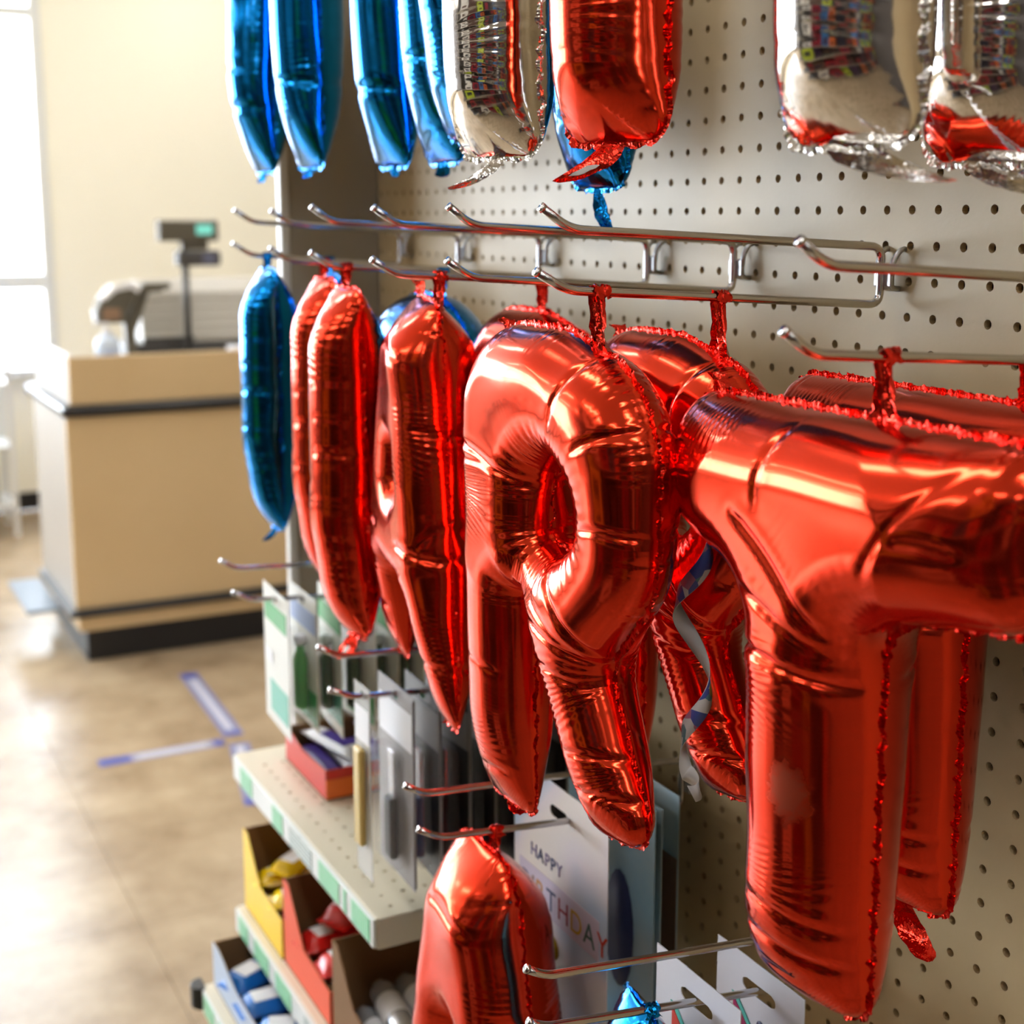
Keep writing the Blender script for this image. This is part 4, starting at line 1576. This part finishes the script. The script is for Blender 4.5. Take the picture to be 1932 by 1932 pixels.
# white euro-slot packs on hook a
WPK = mat('white_bag', rgb(226, 224, 232), 0.35)
MAG = mat('magenta_print', rgb(170, 40, 100), 0.4)
AQUA = mat('aqua_print', rgb(90, 190, 180), 0.4)
for i, (x, dy) in enumerate(((-0.165, 0.0), (-0.108, 0.0))):
    t = hang_pack('euro_slot_pack', 'a', x, 0.105, 0.16, WPK, ('white pack with red and aqua print, outermost on the wire under the big T',
                  'white pack with magenta print and long euro slot under the big T')[i], 'hanging pack', 'white packs under the T balloon',
                  hole=(0.020, 0.0050), hy=0.022, dy=dy)
    prism('print_flash', [(0.030, -0.040), (0.030, -0.075), (-0.010, -0.075)], -0.0007, -0.0001, (RED_P, MAG)[i], t, 'x')
    prism('print_band', [(0.032, -0.036), (0.026, -0.036), (-0.016, -0.075), (-0.010, -0.075)], -0.0009, -0.0002, AQUA, t, 'x')
    lathe('print_dot', [(0.001, -0.0002), (0.0045, -0.0002), (0.0045, 0.0002), (0.001, 0.0002)], NAVYP, t, 14).matrix_local = Matrix(((0, 0, -1, -0.0006), (-1, 0, 0, -0.004), (0, 1, 0, -0.048), (0, 0, 0, 1)))
    box('side_print', (-0.0007, -0.052, -0.12), (-0.0001, -0.036, -0.05), (NAVYP, MAG)[i], t)

# ------------------------------------------------------------------ checkout counter
LAM = mat('maple_laminate', rgb(214, 187, 144), 0.38, var=(2.2, rgb(208, 180, 136)), spec=0.4)
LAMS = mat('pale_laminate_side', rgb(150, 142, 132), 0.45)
BUMP = mat('black_bumper', rgb(38, 38, 38), 0.28)
CYF, CX0, CX1, CYB = 4.69, 0.087, 1.75, 5.36
ctr = empty('checkout_counter', ((CX0 + CX1) / 2, (CYF + CYB) / 2, 0))
tag(ctr, 'maple laminate checkout counter with black bumper rails and black plinth', 'counter')
ox, oy = -(CX0 + CX1) / 2, -(CYF + CYB) / 2


def cb(name, lo, hi, m, bev=0.0):
    return box(name, (lo[0] + ox, lo[1] + oy, lo[2]), (hi[0] + ox, hi[1] + oy, hi[2]), m, ctr, bev)


cb('plinth', (CX0 + 0.02, CYF + 0.012, 0.0), (CX1 - 0.02, CYB - 0.02, 0.108), BLACKB, 0.003)
cb('skirt_panel', (CX0 - 0.004, CYF - 0.003, 0.110), (CX1, CYB, 0.160), LAM, 0.002)
cb('front_panel', (CX0 - 0.012, CYF, 0.190), (CX1, CYF + 0.02, 0.845), LAM, 0.002)
cb('upper_front_panel', (CX0 + 0.004, CYF, 0.885), (CX1, CYF + 0.02, 1.045), LAM, 0.004)
cb('side_panel', (CX0 - 0.012, CYF + 0.0202, 0.160), (CX0 + 0.008, CYB, 0.845), LAMS, 0.002)
cb('upper_side_panel', (CX0 + 0.004, CYF + 0.0202, 0.885), (CX0 + 0.02, CYB, 1.030), LAMS, 0.002)
cb('worktop', (CX0 + 0.0205, CYF + 0.0205, 0.930), (CX1, CYB, 0.960), LAMS, 0.003)
cb('edge_cap', (CX0 - 0.002, CYF + 0.02, 1.0305), (CX0 + 0.026, CYB, 1.050), TRIM_W, 0.005)
cb('bumper_rail', (CX0 - 0.026, CYF - 0.018, 0.846), (CX1, CYB + 0.1, 0.884), BUMP, 0.012)
cb('lower_bumper', (CX0 - 0.036, CYF - 0.022, 0.161), (CX1, CYB - 0.02, 0.189), BUMP, 0.010)
cb('carcass', (CX0 + 0.02, CYF + 0.03, 0.16), (CX1 - 0.005, CYB - 0.01, 0.845), LAMS)
BAGM = mat('blue_grey_plate', rgb(84, 94, 106), 0.4)
cb('side_ledge', (CX0 - 0.150, 4.84, 0.150), (CX0 - 0.038, 5.30, 0.163), BAGM, 0.003)

# till equipment
DKP = mat('dark_till_plastic', rgb(92, 86, 72), 0.4)
DK2 = mat('charcoal_till_plastic', rgb(70, 68, 66), 0.4)
GRP = mat('pale_till_plastic', rgb(206, 202, 192), 0.45)
SCR = mat('green_digits', rgb(110, 190, 176), 0.3, emit=(rgb(110, 200, 184), 0.6))
WT = 0.961
pd = empty('customer_display', (0.598, 5.10, WT))
tag(pd, 'dark pole-mounted customer price display with green digits on the counter', 'customer display')
lathe('pole', [(0.013, 0.02), (0.013, 0.43)], DK2, pd, 16)
box('pole_base', (-0.06, -0.05, 0.0), (0.06, 0.05, 0.02), DK2, pd, 0.006)
hd = box('display_head', (-0.098, -0.03, 0.452), (0.122, 0.03, 0.528), DKP, pd, 0.008)
box('digit_window', (0.038, -0.0315, 0.476), (0.098, -0.0302, 0.512), SCR, hd, 0.0005)
box('neck', (-0.015, -0.02, 0.42), (0.085, 0.02, 0.452), DKP, pd, 0.006)
lo_ = box('lower_display', (-0.038, -0.045, 0.362), (0.124, 0.02, 0.418), DK2, pd, 0.012)
box('lower_screen', (0.055, -0.0465, 0.370), (0.10, -0.0452, 0.410), mat('blue_grey_screen', rgb(110, 112, 132), 0.2), lo_, 0.0004)

cr = empty('cash_register', (0.62, 5.24, WT))
tag(cr, 'pale ribbed cash register on a dark drawer on the counter', 'cash register')
box('cash_drawer', (-0.22, -0.07, 0.0), (0.36, 0.14, 0.075), DK2, cr, 0.006)
box('drawer_front', (-0.20, -0.074, 0.010), (0.34, -0.0702, 0.066), DK2, cr, 0.001)
prism('register_body', [(-0.06, 0.0755), (0.14, 0.0755), (0.14, 0.30), (0.04, 0.31), (-0.03, 0.26)], -0.17, 0.31, GRP, cr, 'x', 0.006)
for i in range(5):
    box('rib', (-0.16, -0.066 + 0.007 * i, 0.095 + 0.034 * i), (0.30, -0.040 + 0.007 * i, 0.107 + 0.034 * i), GRP, cr, 0.003)
box('keypad', (-0.17, -0.30 + 0.23, 0.0760), (0.02, -0.062, 0.098), DK2, cr, 0.003)

sc = empty('hand_scanner', (0.40, 5.08, WT))
tag(sc, 'dark upright barcode scanner with bright glossy hood standing on the counter', 'scanner')
box('stand_foot', (-0.07, -0.05, 0.0), (0.05, 0.05, 0.012), DK2, sc, 0.004)
prism('stand_neck', [(-0.035, 0.012), (0.0, 0.012), (0.0, 0.13), (0.055, 0.27), (0.095, 0.272), (0.135, 0.285), (0.13, 0.305), (0.035, 0.305), (-0.04, 0.16)], -0.02, 0.02, DKP, sc, 'y', 0.005)
prism('scanner_head', [(-0.14, 0.165), (-0.145, 0.21), (-0.12, 0.255), (-0.075, 0.30), (-0.015, 0.31), (0.02, 0.29), (-0.03, 0.20), (-0.04, 0.165)], -0.05, 0.04, DKP, sc, 'y', 0.008)
prism('glossy_hood', [(-0.122, 0.257), (-0.078, 0.304), (-0.015, 0.3145), (0.018, 0.294), (0.006, 0.27), (-0.018, 0.288), (-0.07, 0.278), (-0.112, 0.245)], -0.056, 0.046, mat('glossy_white', rgb(250, 250, 250), 0.05, coat=1.0), sc, 'y', 0.003)
box('lens_window', (-0.12, -0.0515, 0.178), (-0.06, -0.0502, 0.22), mat('amber_lens', rgb(150, 120, 96), 0.2), sc)

bo = empty('sanitiser_bottle', (0.255, 4.86, WT))
tag(bo, 'pale blue-white plastic bottle standing on the counter by the scanner', 'bottle')
BOT = mat('pale_blue_plastic', rgb(206, 220, 238), 0.3)
lathe('bottle_body', [(0.036, 0.0), (0.041, 0.004), (0.041, 0.105), (0.037, 0.128), (0.016, 0.142), (0.015, 0.146)], BOT, bo, 24)
lathe('pump_cap', [(0.016, 0.1462), (0.016, 0.157), (0.006, 0.158), (0.006, 0.172), (0.010, 0.174), (0.010, 0.182)], TRIM_W, bo, 18)
box('pump_spout', (-0.042, -0.007, 0.172), (0.004, 0.007, 0.182), TRIM_W, bo, 0.003)
box('bottle_label', (-0.02, -0.0425, 0.02), (0.02, -0.0385, 0.09), LAV, bo, 0.001)
wr = empty('receipt_block', (0.74, 4.80, WT))
tag(wr, 'small white pad of slips on the counter beneath the customer display', 'paper pad')
for i in range(3):
    box('pad_layer', (-0.07, -0.05, 0.03 * i), (0.09, 0.05, 0.03 * i + 0.029), WHT_W, wr, 0.002)

# ------------------------------------------------------------------ floor tape
TAPE = stripes('blue_tape_print', rgb(74, 88, 158), rgb(176, 178, 200), 'X', 14, 0.35, 0.5, 3.0)
TAPEB = mat('blue_tape', rgb(62, 76, 152), 0.35)
TAPEG = mat('worn_grey_tape', rgb(150, 150, 172), 0.4)


def tape(p0, p1, w, label, ends, mid_m):
    a = Vector((p0[0], p0[1], 0))
    b = Vector((p1[0], p1[1], 0))
    d = b - a
    t = empty('floor_tape', a, math.atan2(d.y, d.x))
    tag(t, label, 'floor tape', 'blue printed tape marks on the floor')
    L = d.length
    e0, e1 = ends
    if e0:
        box('end_block', (0, -w / 2, 0.0), (e0, w / 2, 0.0007), TAPEB, t)
    box('tape_strip', (e0, -w / 2, 0.0), (L - e1, w / 2, 0.0007), mid_m, t)
    box('tape_text_line', (e0 + 0.02, -w * 0.18, 0.0007), (L - e1 - 0.02, w * 0.18, 0.0010), mat('tape_white_text', rgb(196, 196, 206), 0.4), t)
    if e1:
        box('end_block', (L - e1, -w / 2, 0.0), (L, w / 2, 0.0007), TAPEB, t)
    return t


TAPEM = mat('faded_blue_tape', rgb(118, 122, 160), 0.4)
tape((0.375, 4.42), (0.352, 3.80), 0.058, 'blue and white tape strip on the floor leading to the checkout counter', (0.05, 0.03), TAPEM)
tape((-0.045, 3.765), (0.31, 3.765), 0.052, 'blue and white tape strip on the floor laid parallel to the counter front', (0.09, 0.03), TAPEG)
tape((0.345, 3.73), (0.262, 3.30), 0.058, 'faded tape strip on the floor half hidden behind the upper shelf corner', (0.0, 0.04), TAPEM)

# ------------------------------------------------------------------ rack by the window
RKM = mat('white_rack_wire', rgb(226, 228, 228), 0.4)
rk = empty('display_rack', (0.02, 6.95, 0))
tag(rk, 'small white display rack under the shop window', 'rack')
for sx in (-0.20, 0.16):
    for sy in (-0.15, 0.15):
        box('post', (sx - 0.012, sy - 0.012, 0), (sx + 0.012, sy + 0.012, 1.05), RKM, rk, 0.003)
for z in (0.14, 0.42, 0.72):
    box('rack_shelf', (-0.21, -0.16, z), (0.17, 0.16, z + 0.015), RKM, rk, 0.003)
rp_cols = [BLU_W, WHT_W, LAV, TEAL, GRYC, WHT_W]
for i, z in enumerate((0.155, 0.435, 0.735)):
    for j in range(2):
        o = empty('boxed_goods', (-0.12 + 0.16 * j, 6.95, z))
        tag(o, ('pale carton on the lowest level of the window rack', 'white carton on the middle level of the window rack', 'blue carton on the top level of the window rack')[i], 'carton', 'cartons on the window rack')
        box('carton_body', (-0.07, -0.12, 0), (0.07, 0.12, 0.17 + 0.02 * j), [GRYC, WHT_W, BLU_W][i], o, 0.004)
        box('front_print', (-0.05, -0.1216, 0.03), (0.05, -0.1202, 0.10), [TEAL, LAV, WHT_W][i], o)

# ------------------------------------------------------------------ unseen shelving added across the aisle for the foil to reflect
GX = -1.95
og = empty('reflection_gondola', (GX, -1.2, 0))
tag(og, 'tall dark gondola added unseen across the aisle for the foil to reflect', 'shelving')
DARKG = mat('dark_gondola', rgb(64, 58, 54), 0.5)
box('back_panel', (-0.03, -3.0, 0.0), (0.0, 3.0, 2.15), DARKG, og)
for z, nm in ((0.12, 'lowest'), (0.5, 'second lowest'), (0.9, 'middle'), (1.3, 'second highest'), (1.7, 'highest')):
    sh = empty('reflection_shelf', (GX, -1.2, z))
    tag(sh, '%s dark shelf board of the unseen gondola added across the aisle' % nm, 'shelf', 'shelf boards added for the foil to reflect')
    box('board', (0.021, -3.0, 0.0), (0.34, 3.0, 0.024), DARKG, sh)
    box('front_strip', (0.3402, -3.0, -0.012), (0.346, 3.0, 0.026), DIVIDER, sh)
for y in (-3.0, -2.0, -1.0, 0.0, 1.0, 2.0, 2.97):
    box('upright', (-0.01, y, 0), (0.02, y + 0.03, 2.15), DIVIDER, og)
palette = [rgb(190, 210, 60), rgb(40, 110, 170), rgb(210, 100, 40), rgb(236, 236, 232), rgb(80, 54, 44), rgb(150, 30, 46), rgb(26, 26, 30), rgb(30, 30, 52), rgb(60, 40, 70)]
pm = [mat('product_%s' % n, c, 0.4) for n, c in zip(('lime', 'blue', 'orange', 'white', 'brown', 'crimson', 'black', 'navy', 'violet'), palette)]
rr = random.Random(3)
for z in (0.145, 0.525, 0.925, 1.325, 1.725):  # unseen cartons, added to give the foil dark and coloured reflections
    y = -2.95
    while y < 2.45:
        w = rr.uniform(0.22, 0.5)
        h = rr.uniform(0.20, 0.33)
        m = rr.choice(pm)
        o = empty('boxed_goods', (GX + 0.2, -1.2 + y + w / 2, z))
        tag(o, '%s carton on the unseen shelving added across the aisle' % m.name.split('_')[1], 'carton', 'cartons added for the foil to reflect')
        box('carton_body', (-0.12, -w / 2, 0), (0.13, w / 2, h), m, o, 0.003)
        box('front_print', (0.1302, -w * 0.3, h * 0.3), (0.1312, w * 0.3, h * 0.7), rr.choice(pm[4:]), o)
        y += w + rr.uniform(0.01, 0.08)
